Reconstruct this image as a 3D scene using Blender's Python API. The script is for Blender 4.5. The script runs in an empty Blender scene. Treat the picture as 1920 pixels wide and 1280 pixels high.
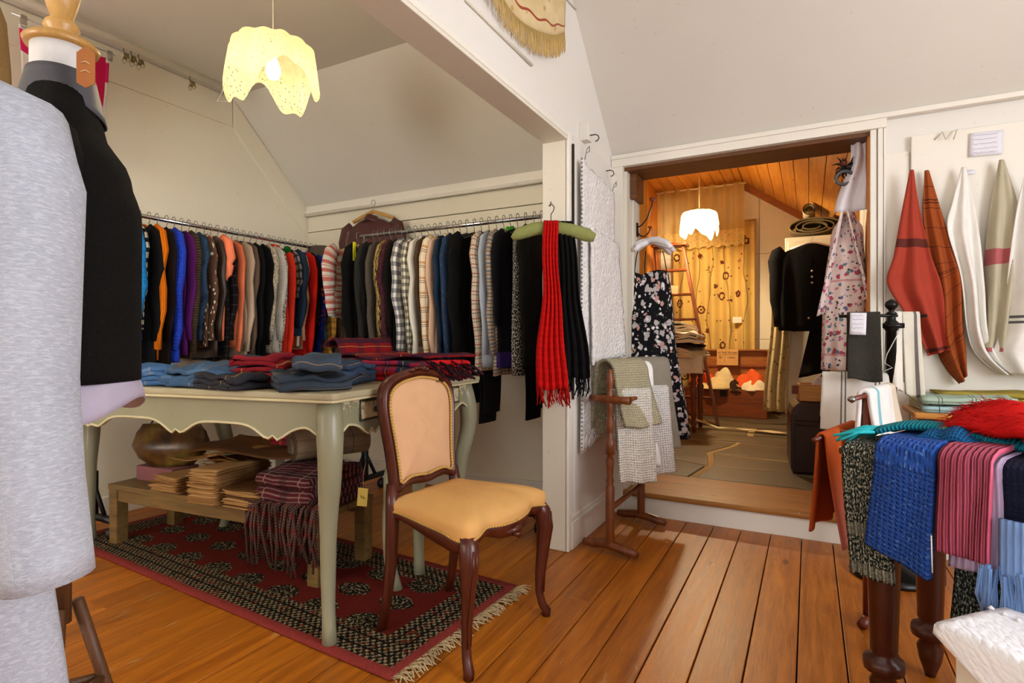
import bpy, math, random
from mathutils import Vector, Matrix, noise as mnoise
random.seed(7)
S = bpy.context.scene
C = S.collection
pi = math.pi; sin = math.sin; cos = math.cos

# ---------------------------------------------------------------- camera
cam = bpy.data.cameras.new('camera'); cam.sensor_width = 36; cam.lens = 36*1050/1920; cam.shift_y = -2/1920
co = bpy.data.objects.new('camera', cam); C.objects.link(co)
co.location = (0, 0, 1.05); co.rotation_euler = (pi/2, 0, math.radians(27.94)); S.camera = co
cam.clip_start = .02
# ---------------------------------------------------------------- world, window daylight and an added alcove fill
w = bpy.data.worlds.new('daylight'); S.world = w; w.use_nodes = True
w.node_tree.nodes['Background'].inputs[0].default_value = (.82, .9, 1, 1)
w.node_tree.nodes['Background'].inputs[1].default_value = 1.0
def area(name, loc, rot, sx, sy, power, col):
    l = bpy.data.lights.new(name, 'AREA'); l.shape = 'RECTANGLE'; l.size = sx; l.size_y = sy; l.energy = power; l.color = col
    o = bpy.data.objects.new(name, l); C.objects.link(o); o.location = loc; o.rotation_euler = rot
    return o
area('window_daylight_behind', (.55, -1.62, 1.55), (pi/2, 0, pi), 1.9, 1.5, 62, (.98, .97, 1))
area('window_daylight_side', (2.36, .9, 1.55), (pi/2, 0, pi/2), 1.6, 1.4, 46, (.95, .96, 1))
area('alcove_fill_light', (-2.4, -1.62, 1.6), (pi/2, 0, pi), 1.2, 1.2, 42, (.98, .97, .96))  # added fill light to brighten the alcove; the wall has no window here
S.view_settings.view_transform = 'Standard'; S.view_settings.look = 'None'
S.view_settings.exposure = .8; S.view_settings.gamma = 1; S.view_settings.use_curve_mapping = False

# ---------------------------------------------------------------- helpers
def lin(h):
    h = h.lstrip('#'); c = [int(h[i:i+2], 16)/255 for i in (0, 2, 4)]
    return tuple((x/12.92 if x <= .04045 else ((x+.055)/1.055)**2.4) for x in c)+(1,)
class NT:
    def __init__(s, name):
        m = bpy.data.materials.new(name); m.use_nodes = True; s.m = m; s.t = m.node_tree; s.n = s.t.nodes
        s.b = s.n['Principled BSDF']; s.out = s.n['Material Output']
    def node(s, typ, **k):
        x = s.n.new(typ)
        for a, v in k.items(): setattr(x, a, v)
        return x
    def put(s, sock, v):
        if hasattr(v, 'is_output'): s.t.links.new(v, sock)
        else:
            try: sock.default_value = v
            except TypeError: sock.default_value = tuple(v)[:3]
    def math(s, op, a, b=0, c=0, clamp=False):
        x = s.node('ShaderNodeMath', operation=op, use_clamp=clamp)
        for i, v in enumerate((a, b, c)): s.put(x.inputs[i], v)
        return x.outputs[0]
    def mix(s, f, a, b, mode='MIX'):
        x = s.node('ShaderNodeMix', data_type='RGBA', blend_type=mode)
        s.put(x.inputs[0], f); s.put(x.inputs[6], a); s.put(x.inputs[7], b)
        return x.outputs[2]
    def coord(s, which='UV'):
        return s.node('ShaderNodeTexCoord').outputs[which]
    def mapping(s, v, scale=(1, 1, 1), rot=(0, 0, 0), loc=(0, 0, 0)):
        x = s.node('ShaderNodeMapping'); s.put(x.inputs[0], v); x.inputs['Scale'].default_value = scale
        x.inputs['Rotation'].default_value = rot; x.inputs['Location'].default_value = loc
        return x.outputs[0]
    def noise(s, v, scale, detail=3, rough=.5, dist=0):
        x = s.node('ShaderNodeTexNoise'); s.put(x.inputs['Vector'], v); x.inputs['Scale'].default_value = scale
        x.inputs['Detail'].default_value = detail; x.inputs['Roughness'].default_value = rough; x.inputs['Distortion'].default_value = dist
        return x.outputs['Fac']
    def vor(s, v, scale, feature='F1', out='Distance', rnd=1):
        x = s.node('ShaderNodeTexVoronoi', feature=feature); s.put(x.inputs['Vector'], v); x.inputs['Scale'].default_value = scale
        x.inputs['Randomness'].default_value = rnd
        return x.outputs[out]
    def wave(s, v, scale, dist=0, bands='X', prof='SIN', detail=2, dscale=1):
        x = s.node('ShaderNodeTexWave', bands_direction=bands, wave_profile=prof); s.put(x.inputs['Vector'], v)
        x.inputs['Scale'].default_value = scale; x.inputs['Distortion'].default_value = dist; x.inputs['Detail'].default_value = detail
        x.inputs['Detail Scale'].default_value = dscale
        return x.outputs['Fac']
    def ramp(s, f, stops):
        x = s.node('ShaderNodeValToRGB'); s.put(x.inputs[0], f)
        e = x.color_ramp.elements
        while len(e) < len(stops): e.new(.5)
        for q, (p, c) in zip(e, stops): q.position = p; q.color = c
        return x.outputs[0]
    def bump(s, h, strength=.3, dist=.01):
        x = s.node('ShaderNodeBump'); s.put(x.inputs['Height'], h); x.inputs['Strength'].default_value = strength
        x.inputs['Distance'].default_value = dist; s.t.links.new(x.outputs[0], s.b.inputs['Normal'])
    def sep(s, v):
        x = s.node('ShaderNodeSeparateXYZ'); s.put(x.inputs[0], v); return x.outputs
    def done(s, col, rough=.8, metal=0, spec=None):
        s.put(s.b.inputs['Base Color'], col); s.put(s.b.inputs['Roughness'], rough); s.put(s.b.inputs['Metallic'], metal)
        if spec is not None: s.b.inputs['Specular IOR Level'].default_value = spec
        return s.m
def darker(c, k): return (c[0]*k, c[1]*k, c[2]*k, 1)
_n = [0]
def fab(base, layers=(), weave='plain', rough=.92, var=.18, bump=.35, period=.012, sheen=0):
    """woven or knitted cloth; UV is in metres. layers: stripes ('u'|'v', period, offset, width, colour, alpha),
    ('spots', scale, thr, colour, seed), ('noise', scale, thr, colour, stretch, alpha)"""
    _n[0] += 1
    t = NT('cloth_%03d' % _n[0]); uv = t.coord('UV'); U, V, _ = t.sep(uv)
    b = lin(base) if isinstance(base, str) else base
    n = t.noise(uv, 9, 3)
    col = t.mix(n, darker(b, 1-var), darker(b, 1+var))
    for L in layers:
        if L[0] in 'uv':
            ax, per, off, wd, cc, al = L
            f = t.math('FRACT', t.math('DIVIDE', t.math('SUBTRACT', U if ax == 'u' else V, off), per))
            m = t.math('MULTIPLY', t.math('LESS_THAN', f, wd/per), al)
            col = t.mix(m, col, lin(cc))
        elif L[0] == 'spots':
            _, sc, thr, cc, seed = L
            mp = t.mapping(uv, loc=(seed*3.7, seed*1.3, 0))
            wob = t.math('MULTIPLY', t.noise(mp, sc*2.2, 2), .55)
            m = t.math('LESS_THAN', t.math('ADD', t.vor(mp, sc), wob), thr)
            col = t.mix(m, col, lin(cc))
        elif L[0] == 'noise':
            _, sc, thr, cc, st, al = L
            m = t.math('MULTIPLY', t.math('GREATER_THAN', t.noise(t.mapping(uv, scale=st), sc, 3, .6), thr), al)
            col = t.mix(m, col, lin(cc))
        elif L[0] == 'grad':      # dyed colour change along v
            _, v0, v1, cc = L
            mr = t.node('ShaderNodeMapRange'); t.put(mr.inputs[0], V); mr.inputs[1].default_value = v0; mr.inputs[2].default_value = v1
            col = t.mix(mr.outputs[0], col, lin(cc))
    if weave == 'plain':
        h = t.noise(uv, 260, 2); t.bump(h, bump*.5, .003)
    elif weave == 'knit':
        h = t.math('MULTIPLY', t.wave(uv, .314/period, 1.2, 'X'), t.wave(uv, .314/period, 1.0, 'Y')); t.bump(h, bump*1.6, .006)
        col = t.mix(t.math('MULTIPLY', t.math('SUBTRACT', 1, h), .35), col, darker(b, .35))
    elif weave == 'rib':
        h = t.wave(uv, .314/period, .6, 'X'); t.bump(h, bump*2, .006)
        col = t.mix(t.math('MULTIPLY', t.math('SUBTRACT', 1, h), .4), col, darker(b, .4))
    elif weave == 'waffle':
        h = t.math('MAXIMUM', t.wave(uv, .314/period, 0, 'X'), t.wave(uv, .314/period, 0, 'Y')); t.bump(h, bump*2, .005)
        col = t.mix(t.math('MULTIPLY', t.math('SUBTRACT', 1, h), .3), col, darker(b, .55))
    elif weave == 'fuzzy':
        h = t.noise(uv, 130, 4, .7); t.bump(h, bump*2, .008)
        col = t.mix(t.math('MULTIPLY', h, .5), col, darker(b, .5))
    elif weave == 'tuft':
        h = t.math('SUBTRACT', 1, t.vor(uv, 60)); t.bump(h, bump*1.6, .008)
    return t.done(col, rough, spec=.2)
def solid(c, rough=.5, metal=0, var=.08, spec=.5, bump=0, scale=6):
    _n[0] += 1
    t = NT('surface_%03d' % _n[0]); b = lin(c) if isinstance(c, str) else c
    o = t.coord('Object'); n = t.noise(o, scale, 4)
    if bump: t.bump(t.noise(o, scale*14, 3), bump, .004)
    return t.done(t.mix(n, darker(b, 1-var), darker(b, 1+var)), rough, metal, spec)
def wood(c1, c2, rough=.45, axis='Y', scale=1.0, bump=.12, rnd=.0, knots=False):
    _n[0] += 1
    t = NT('wood_%03d' % _n[0]); o = t.coord('Object')
    if rnd:
        oi = t.node('ShaderNodeObjectInfo'); ad = t.node('ShaderNodeVectorMath', operation='ADD'); cx = t.node('ShaderNodeCombineXYZ')
        q = t.math('MULTIPLY', oi.outputs['Random'], 37)
        for i in range(3): t.put(cx.inputs[i], q)
        t.put(ad.inputs[0], o); t.put(ad.inputs[1], cx.outputs[0]); o = ad.outputs[0]
    st = {'X': (.6, 9, 9), 'Y': (9, .6, 9), 'Z': (9, 9, .6)}[axis]
    v = t.mapping(o, scale=tuple(q*scale for q in st))
    g = t.noise(v, 3.2, 6, .65, .6); fine = t.noise(v, 16, 4, .7)
    f = t.math('ADD', t.math('MULTIPLY', g, .75), t.math('MULTIPLY', fine, .3))
    col = t.ramp(f, [(.3, lin(c1)), (.72, lin(c2))])
    if knots:
        st2 = {'X': (.35, 1, 1), 'Y': (1, .35, 1), 'Z': (1, 1, .35)}[axis]
        k = t.vor(t.mapping(o, scale=st2), 5.5); m = t.math('LESS_THAN', t.math('ADD', k, t.math('MULTIPLY', fine, .1)), .115)
        col = t.mix(t.math('MULTIPLY', m, .75), col, darker(lin(c1), .35))
        sc = t.math('GREATER_THAN', t.noise(t.mapping(o, scale=(1, .25, 1) if axis == 'Y' else (1, 1, 1)), 26, 2), .71)
        col = t.mix(t.math('MULTIPLY', sc, .35), col, lin('#c9a468'))
    if rnd:
        hs = t.node('ShaderNodeHueSaturation'); t.put(hs.inputs['Color'], col)
        t.put(hs.inputs['Value'], t.math('ADD', 1-rnd/2, t.math('MULTIPLY', t.math('FRACT', t.math('MULTIPLY', oi.outputs['Random'], 7.31)), rnd))); col = hs.outputs[0]
    t.bump(fine, bump, .003)
    r = t.math('ADD', rough-.08, t.math('MULTIPLY', g, .2))
    return t.done(col, r)

def tag(o, label=None, cat=None, group=None, kind=None):
    for k, v in (('label', label), ('category', cat), ('group', group), ('kind', kind)):
        if v: o[k] = v
    return o
def empty(name, loc=(0, 0, 0), rz=0, label=None, cat=None, group=None, kind=None):
    o = bpy.data.objects.new(name, None); C.objects.link(o); o.location = loc; o.rotation_euler = (0, 0, rz); o.empty_display_size = .05
    return tag(o, label, cat, group, kind)
def copy_tree(o, parent=None):
    c = o.copy(); C.objects.link(c); c.parent = parent
    for ch in o.children: copy_tree(ch, c)
    return c
class MB:
    """collects shapes into one mesh"""
    def __init__(s): s.v = []; s.f = []; s.uv = []
    def face(s, idx, uvs): s.f.append(tuple(idx)); s.uv.append(uvs)
    def grid(s, fn, nu, nv, su=1, sv=1, closed=False, cap=False):
        b = len(s.v); cols = nu if closed else nu+1
        for j in range(nv+1):
            for i in range(cols): s.v.append(tuple(fn(i/nu, j/nv)))
        for j in range(nv):
            for i in range(nu):
                i2 = (i+1) % cols if closed else i+1
                s.face((b+j*cols+i, b+j*cols+i2, b+(j+1)*cols+i2, b+(j+1)*cols+i),
                       [(su*i/nu, sv*j/nv), (su*(i+1)/nu, sv*j/nv), (su*(i+1)/nu, sv*(j+1)/nv), (su*i/nu, sv*(j+1)/nv)])
        if cap and closed:
            s.face([b+i for i in range(nu)][::-1], [(0, 0)]*nu)
            s.face([b+nv*cols+i for i in range(nu)], [(0, sv)]*nu)
        return s
    def box(s, x0, y0, z0, x1, y1, z1, m=None):
        b = len(s.v); p = [(x0, y0, z0), (x1, y0, z0), (x1, y1, z0), (x0, y1, z0), (x0, y0, z1), (x1, y0, z1), (x1, y1, z1), (x0, y1, z1)]
        for q in p: s.v.append(tuple(m @ Vector(q)) if m else q)
        dx, dy, dz = x1-x0, y1-y0, z1-z0
        for f, (a, c) in (((0, 3, 2, 1), (dy, dx)), ((4, 5, 6, 7), (dx, dy)), ((0, 1, 5, 4), (dx, dz)), ((1, 2, 6, 5), (dy, dz)), ((2, 3, 7, 6), (dx, dz)), ((3, 0, 4, 7), (dy, dz))):
            s.face([b+i for i in f], [(0, 0), (a, 0), (a, c), (0, c)])
        return s
    def tube(s, pts, r, n=8, cap=True, flat=1.0, up=(0, 0, 1)):
        pts = [Vector(p) for p in pts]; L = [0]
        for a, c in zip(pts, pts[1:]): L.append(L[-1]+(c-a).length)
        tot = L[-1] or 1; rr = r if isinstance(r, (list, tuple)) else [r]*len(pts)
        frames = []
        for k, p in enumerate(pts):
            d = (pts[min(k+1, len(pts)-1)]-pts[max(k-1, 0)]).normalized()
            ref = Vector(up)
            if abs(d.dot(ref)) > .95: ref = Vector((1, 0, 0)) if abs(d.x) < .9 else Vector((0, 1, 0))
            x = d.cross(ref).normalized(); y = x.cross(d).normalized()
            if frames and x.dot(frames[-1][1]) < 0: x = -x; y = -y
            frames.append((p, x, y))
        b = len(s.v)
        for k, (p, x, y) in enumerate(frames):
            for i in range(n):
                a = 2*pi*i/n; s.v.append(tuple(p+x*(rr[k]*cos(a))+y*(rr[k]*flat*sin(a))))
        for k in range(len(pts)-1):
            for i in range(n):
                j = (i+1) % n; c = 2*pi*max(rr)/n
                s.face((b+k*n+i, b+k*n+j, b+(k+1)*n+j, b+(k+1)*n+i), [(c*i, L[k]), (c*(i+1), L[k]), (c*(i+1), L[k+1]), (c*i, L[k+1])])
        if cap:
            s.face([b+i for i in range(n)][::-1], [(0, 0)]*n); e = b+(len(pts)-1)*n
            s.face([e+i for i in range(n)], [(0, 0)]*n)
        return s
    def lathe(s, prof, n=16, o=(0, 0, 0), sx=1, sy=1):
        s.grid(lambda u, v: (o[0]+sx*pr(prof, v)[0]*cos(2*pi*u), o[1]+sy*pr(prof, v)[0]*sin(2*pi*u), o[2]+pr(prof, v)[1]), n, len(prof)-1, .3, .3, True, True)
        return s
    def prism(s, poly, z0, z1, axis='z'):
        """extrude a 2D outline; axis names the extrusion direction"""
        b = len(s.v); n = len(poly)
        def P(a, c, h): return {'z': (a, c, h), 'y': (a, h, c), 'x': (h, a, c)}[axis]
        for h in (z0, z1):
            for a, c in poly: s.v.append(P(a, c, h))
        for i in range(n):
            j = (i+1) % n; l = math.dist(poly[i], poly[j])
            s.face((b+i, b+j, b+n+j, b+n+i), [(0, 0), (l, 0), (l, abs(z1-z0)), (0, abs(z1-z0))])
        s.face([b+i for i in range(n)][::-1], [poly[i] for i in range(n)][::-1]); s.face([b+n+i for i in range(n)], [poly[i] for i in range(n)])
        return s
    def build(s, name, mat, parent=None, smooth=True, bevel=0, solid=0, sub=0, seg=2, loc=None, rot=None):
        me = bpy.data.meshes.new(name); me.from_pydata(s.v, [], s.f); me.update()
        l = me.uv_layers.new(name='UVMap'); k = 0
        for q in s.uv:
            for c in q: l.data[k].uv = c; k += 1
        if smooth: me.shade_smooth()
        me.materials.append(mat)
        o = bpy.data.objects.new(name, me); C.objects.link(o); o.parent = parent
        if solid:
            m = o.modifiers.new('thickness', 'SOLIDIFY'); m.thickness = solid; m.offset = 0
        if bevel:
            m = o.modifiers.new('bevel', 'BEVEL'); m.width = bevel; m.segments = seg; m.limit_method = 'ANGLE'; m.angle_limit = .6; m.harden_normals = False
        if sub:
            m = o.modifiers.new('subdivision', 'SUBSURF'); m.levels = sub; m.render_levels = sub
        if loc: o.location = loc
        if rot: o.rotation_euler = rot
        return o
def pr(prof, v):
    k = v*(len(prof)-1); i = min(int(k+1e-6), len(prof)-2); f = k-i
    return (prof[i][0]*(1-f)+prof[i+1][0]*f, prof[i][1]*(1-f)+prof[i+1][1]*f)
def interp(tab, x):
    if x <= tab[0][0]: return tab[0][1]
    for (a, p), (b, q) in zip(tab, tab[1:]):
        if x <= b:
            f = (x-a)/(b-a); f = f*f*(3-2*f); return p+(q-p)*f
    return tab[-1][1]
def box(name, mat, parent, x0, y0, z0, x1, y1, z1, bevel=.003, smooth=False):
    return MB().box(x0, y0, z0, x1, y1, z1).build(name, mat, parent, smooth=smooth, bevel=bevel)
def arc(cx, cy, r, a0, a1, n): return [(cx+r*cos(a0+(a1-a0)*i/n), cy+r*sin(a0+(a1-a0)*i/n)) for i in range(n+1)]
def struct(o): o['kind'] = 'structure'; return o
def nz(x, y=0, z=0): return mnoise.noise((x, y, z))

# ---------------------------------------------------------------- materials of the shell
def paint(c, scale=2.5, var=.04, rough=.6, specks=True):
    t = NT('paint'); o = t.coord('Object'); b = lin(c)
    col = t.mix(t.noise(o, scale, 4), darker(b, 1-var), darker(b, 1+var*.5))
    if specks:
        m = t.math('GREATER_THAN', t.noise(o, 34, 2, .5), .735); col = t.mix(t.math('MULTIPLY', m, .35), col, darker(b, .62))
    t.bump(t.noise(o, 60, 3), .06, .003)
    return t.done(col, rough)
CREAM = paint('#ece4cd'); WHITE = paint('#e6e2da'); CEIL = paint('#ddd8cd'); TRIM = paint('#ece7da', rough=.45)
JAMB = paint('#e2dccb', rough=.5)
PINE = wood('#803c05', '#d07d1e', rough=.38, axis='Y', rnd=.34, knots=True, bump=.15)
PINE2 = wood('#b06a18', '#e0a24a', rough=.5, axis='Y', rnd=.18, knots=True)
PINEV = wood('#a85a12', '#d68a2c', rough=.5, axis='Z', rnd=.16, knots=True)
DARKLINTEL = wood('#4a2a12', '#7a4c22', rough=.5, axis='X')
THRESH = wood('#7a4513', '#b47a33', rough=.4, axis='X', knots=True)
GAP = solid('#1a0f07', .9)
# ---------------------------------------------------------------- setting: floor
floor = struct(MB().box(-3.75, -1.65, -.08, 2.4, 3.36, -.02).build('floor', GAP, smooth=False))
rnd = random.Random(3); x = -3.74; k = 0
while x < 2.36:
    wdt = .094 if abs(x-.02) < .05 else rnd.uniform(.142, .158)
    cuts = [-1.64]+sorted([rnd.uniform(-1.2, 2.9)] if rnd.random() < .75 else [rnd.uniform(-1, .6), rnd.uniform(1.2, 2.9)])+[3.35]
    for a, b in zip(cuts, cuts[1:]):
        if b-a < .1: continue
        box('floor_board', PINE, floor, x+.0022, a+.0015, -.02, min(x+wdt, 2.38)-.0022, b-.0015, rnd.uniform(-.0015, 0), bevel=.002)
    x += wdt
# ---------------------------------------------------------------- setting: walls and ceiling
A = math.tan(math.radians(43))
zc = 2.82; yb = 3.35; zb = 2.165; yk = yb-(zc-zb)/A
wall_back = struct(empty('wall_back', (0, 3.35, 0)))
def wb(name, m, *a, bevel=.004):
    b = MB().box(*a); o = b.build(name, m, wall_back, smooth=False, bevel=bevel); o.location = (0, -3.35, 0); return o
wb('wall_panel', CREAM, -3.9, 3.35, -.1, -1.07, 3.85, 1.95)        # behind the alcove
wb('wall_board', CREAM, -3.9, 3.352, 1.956, -1.07, 3.85, 2.6)
wb('wall_panel', WHITE, -1.07, 3.35, -.1, -1.0, 3.85, 2.6)        # left of the doorway
wb('wall_panel', WHITE, .272, 3.35, -.1, 2.4, 3.85, 2.6)          # right of the doorway
wb('wall_panel', WHITE, -1.0, 3.35, 2.16, .272, 3.85, 2.6)        # over the doorway
wb('step_riser', TRIM, -1.0, 3.35, -.1, .272, 3.83, .108)
nose = MB().box(-1.07, 3.325, .108, .3, 3.865, .14).build('threshold_board', THRESH, wall_back, smooth=False, bevel=.012, seg=3); nose.location = (0, -3.35, 0)
wb('panel_board', TRIM, .44, 3.322, .1, 2.38, 3.35, 2.045)      # large board carrying the tea towels
wb('wall_board', TRIM, .33, 3.34, .1, .436, 3.352, 1.98)
door = struct(empty('door_1', (-.36, 3.35, 0)))
def dr(name, m, *a, bevel=.003):
    o = MB().box(*a).build(name, m, door, smooth=False, bevel=bevel); o.location = (.36, -3.35, 0); return o
dr('lintel', DARKLINTEL, -1.0, 3.352, 2.085, .272, 3.60, 2.16)
dr('lintel_front', DARKLINTEL, -1.0, 3.36, 2.1, .272, 3.40, 2.115)
dr('jamb', JAMB, -1.035, 3.36, .14, -.985, 3.60, 2.1)
dr('jamb_board', JAMB, -.985, 3.46, .14, -.972, 3.60, 2.08)
dr('jamb_block', DARKLINTEL, -.985, 3.42, 1.93, -.945, 3.60, 2.085)
dr('jamb', PINEV, .262, 3.36, .14, .29, 3.60, 2.1)
dr('jamb_back', PINEV, -1.02, 3.605, .14, -.985, 3.85, 3.0)
dr('jamb_back', JAMB, .262, 3.605, .14, .3, 3.85, 3.0)
dr('lintel_back', PINE2, -1.0, 3.61, 2.4, .272, 3.85, 2.6)
dr('architrave', TRIM, -1.066, 3.315, .0, -1.0, 3.352, 2.11)
for q, (a, b) in enumerate(((.272, .30), (.303, .325), (.328, .338))): dr('architrave', TRIM, a, 3.33-.008*(q == 1), .14 if q == 0 else .0, b, 3.352, 2.11)
dr('architrave_head', TRIM, -1.068, 3.31, 2.105, .34, 3.352, 2.17)
dr('head_moulding', TRIM, -1.068, 3.3, 2.15, 2.38, 3.34, 2.175)
# alcove wall rail trim
tr = struct(MB().box(-3.71, 3.325, 2.085, -1.18, 3.352, 2.165).build('trim_1', TRIM, smooth=False, bevel=.004))
MB().tube([(-3.7, 3.315, 2.09), (-1.19, 3.315, 2.09)], .014, 8).build('picture_rail', TRIM, tr)
struct(MB().box(-3.71, 3.33, 0, -1.18, 3.352, .12).build('baseboard_back', TRIM, smooth=False, bevel=.006))
bb = struct(MB().box(-3.71, 3.322, .0, -1.18, 3.35, .1).build('baseboard_alcove', TRIM, smooth=False, bevel=.004))
MB().box(-3.71, 3.316, .1, -1.18, 3.34, .125).build('baseboard_cap', TRIM, bb, smooth=False, bevel=.006)
# left wall of the alcove
wall_left = struct(MB().box(-3.85, -1.66, -.1, -3.72, 3.36, 3.0).build('wall_left', CREAM, smooth=False))
MB().box(-3.725, -1.65, 2.607, -3.708, yk, 2.812).build('wall_board', CREAM, wall_left, smooth=False, bevel=.003)
n = Vector((0, -(zc-zb), -(yb-yk))).normalized()
q = [(yb-.02, zb-.03), (yk+.01, zc-.01), (yk+.01, zc-.22), (yb-.02, zb-.25)]
MB().prism(q, -3.725, -3.709, 'x').build('sloped_board', CREAM, wall_left, smooth=False, bevel=.003)
struct(MB().box(-3.72, -1.65, 0, -3.69, 3.33, .12).build('baseboard_left', TRIM, smooth=False, bevel=.006))
# partition with the wide opening
wall_part = struct(MB().box(-1.18, -1.65, 2.06, -1.07, 3.36, 3.0).build('wall_partition', WHITE, smooth=False))
MB().box(-1.18, 2.6, -.02, -1.07, 3.36, 2.06).build('wall_stub', WHITE, wall_part, smooth=False)
MB().box(-1.195, 2.58, 0, -1.06, 2.6, 2.06).build('post_facing', JAMB, wall_part, smooth=False, bevel=.004)
MB().box(-1.19, -1.65, 2.045, -1.055, 2.6, 2.06).build('header_soffit', JAMB, wall_part, smooth=False, bevel=.003)
MB().box(-1.072, -1.65, 2.06, -1.052, 2.62, 2.085).build('header_moulding', TRIM, wall_part, smooth=False, bevel=.005)
MB().box(-1.072, 2.58, 0, -1.05, 2.62, 2.085).build('post_moulding', TRIM, wall_part, smooth=False, bevel=.005)
MB().box(-1.066, 2.66, .75, -1.058, 2.676, 2.05).build('shadow_gap', solid('#2c2118', .8), wall_part, smooth=False)
MB().box(-1.072, 2.68, .1, -1.058, 3.34, 2.1).build('wall_board', WHITE, wall_part, smooth=False, bevel=.004)
MB().tube([(-1.063, 1.66, 2.245), (-1.063, 2.19, 2.245)], .007, 6).build('batten', JAMB, wall_part)
MB().tube([(-1.063, 2.58, 2.75), (-1.063, 2.73, 2.765)], .007, 6).build('batten', JAMB, wall_part)
pb = struct(MB().box(-1.07, 2.62, 0, -1.045, 3.345, .14).build('baseboard_partition', TRIM, smooth=False, bevel=.004))
MB().box(-1.07, 2.62, .14, -1.053, 3.345, .165).build('baseboard_cap', TRIM, pb, smooth=False, bevel=.006)
box('wall_block', WHITE, wall_part, -1.07, 2.77, 2.1, -1.02, 2.83, 2.2)
# ceiling: flat part and the slope down to the back wall, both rooms
ceil = struct(MB().box(-3.85, -1.66, zc, 2.45, yk, zc+.08).build('ceiling', CEIL, smooth=False))
MB().prism([(yk, zc), (yb+.02, zb-.018), (yb+.02, zb+.08), (yk, zc+.09)], -3.85, 2.45, 'x').build('ceiling_slope', CEIL, ceil, smooth=False)
# walls behind and beside the viewer with window openings
def wall_with_hole(name, ax, c0, c1, a0, a1, h0, h1, z0, z1):
    b = MB()
    for (p, q, r, s) in ((a0, h0, -.1, 3), (h1, a1, -.1, 3), (h0, h1, -.1, z0), (h0, h1, z1, 3)):
        if ax == 'y': b.box(p, c0, r, q, c1, s)
        else: b.box(c0, p, r, c1, q, s)
    return struct(b.build(name, WHITE, smooth=False))
wf = wall_with_hole('wall_front', 'y', -1.8, -1.65, -3.85, 2.45, -.5, 1.6, .75, 2.35)
wr = wall_with_hole('wall_right', 'x', 2.38, 2.5, -1.8, 3.4, 0, 1.8, .8, 2.3)
for nm, ps in (('window_1', [(-.5, -1.72, z, 1.6, -1.69, z+.05) for z in (.75, 1.52, 2.3)]+[(x_, -1.72, .75, x_+.05, -1.69, 2.35) for x_ in (-.5, .52, 1.55)]),
               ('window_2', [(2.42, 0, z, 2.45, 1.8, z+.05) for z in (.8, 1.5, 2.25)]+[(2.42, y_, .8, 2.45, y_+.05, 2.3) for y_ in (0, .87, 1.75)])):
    b = MB()
    for p in ps: b.box(*p)
    struct(b.build(nm, TRIM, smooth=False))

# ---------------------------------------------------------------- setting: the room beyond the doorway
fx0, fx1, fy0, fy1, fz = -1.8, 1.4, 3.865, 7.75, .13
floor2 = struct(MB().box(fx0-.1, 3.85, -.1, fx1+.1, fy1+.1, fz-.002).build('floor_stone_room', solid('#b39a68', .9, bump=.4), smooth=False))
def flag(c1, c2):
    t = NT('flagstone'); o = t.coord('Object'); oi = t.node('ShaderNodeObjectInfo')
    n1 = t.noise(o, 5, 5, .6); col = t.mix(n1, lin(c1), lin(c2))
    hs = t.node('ShaderNodeHueSaturation'); t.put(hs.inputs['Color'], col); t.put(hs.inputs['Value'], t.math('ADD', .62, t.math('MULTIPLY', oi.outputs['Random'], .75)))
    t.bump(t.noise(o, 30, 5), .35, .006); return t.done(hs.outputs[0], t.math('ADD', .3, t.math('MULTIPLY', n1, .3)))
FLAG = flag('#3a3226', '#74664a')
# irregular flags: jittered lattice polygons shrunk towards their centres
rnd = random.Random(11); nx, ny = 5, 8; P = {}
for i in range(nx+1):
    for j in range(ny+1):
        jx = 0 if i in (0, nx) else rnd.uniform(-.2, .2); jy = 0 if j in (0, ny) else rnd.uniform(-.15, .15)
        P[i, j] = (fx0+(fx1-fx0)*i/nx+jx, fy0+(fy1-fy0)*j/ny+jy)
cells = []; used = set()
for j in range(ny):
    for i in range(nx):
        if (i, j) in used: continue
        if i+1 < nx and rnd.random() < .38 and (i+1, j) not in used:
            used.add((i+1, j)); cells.append([P[i, j], P[i+1, j], P[i+2, j], P[i+2, j+1], P[i+1, j+1], P[i, j+1]])
        elif j+1 < ny and rnd.random() < .3:
            used.add((i, j+1)); cells.append([P[i, j], P[i+1, j], P[i+1, j+1], P[i+1, j+2], P[i, j+2], P[i, j+1]])
        else: cells.append([P[i, j], P[i+1, j], P[i+1, j+1], P[i, j+1]])
for c in cells:
    cx = sum(p[0] for p in c)/len(c); cy = sum(p[1] for p in c)/len(c); pts = []
    for a, b in zip(c, c[1:]+c[:1]):
        for f in (0, .33, .66):
            pxx = a[0]+(b[0]-a[0])*f; pyy = a[1]+(b[1]-a[1])*f
            pxx += .035*nz(pxx*3, pyy*3, 1); pyy += .035*nz(pxx*3, pyy*3, 5)
            d = math.hypot(pxx-cx, pyy-cy); s_ = max(.5, 1-.03/d)
            pts.append((cx+(pxx-cx)*s_, cy+(pyy-cy)*s_))
    MB().prism(pts, fz-.015, fz+rnd.uniform(.002, .008)).build('flagstone', FLAG, floor2, smooth=False, bevel=.005)
wl2 = struct(MB().box(-1.9, 3.85, -.1, -1.82, 7.85, 3.2).build('wall_stone_room_left', GAP, smooth=False))
y = 3.86
while y < 7.75:
    MB().box(-1.822, y+.002, .12, -1.8, min(y+.11, 7.75)-.002, 3.08).build('wall_plank', PINEV, wl2, smooth=False, bevel=.004); y += .11
wf2 = struct(MB().box(-1.9, 7.77, -.1, 1.5, 7.9, 3.2).build('wall_stone_room_far', CREAM, smooth=False))
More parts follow.
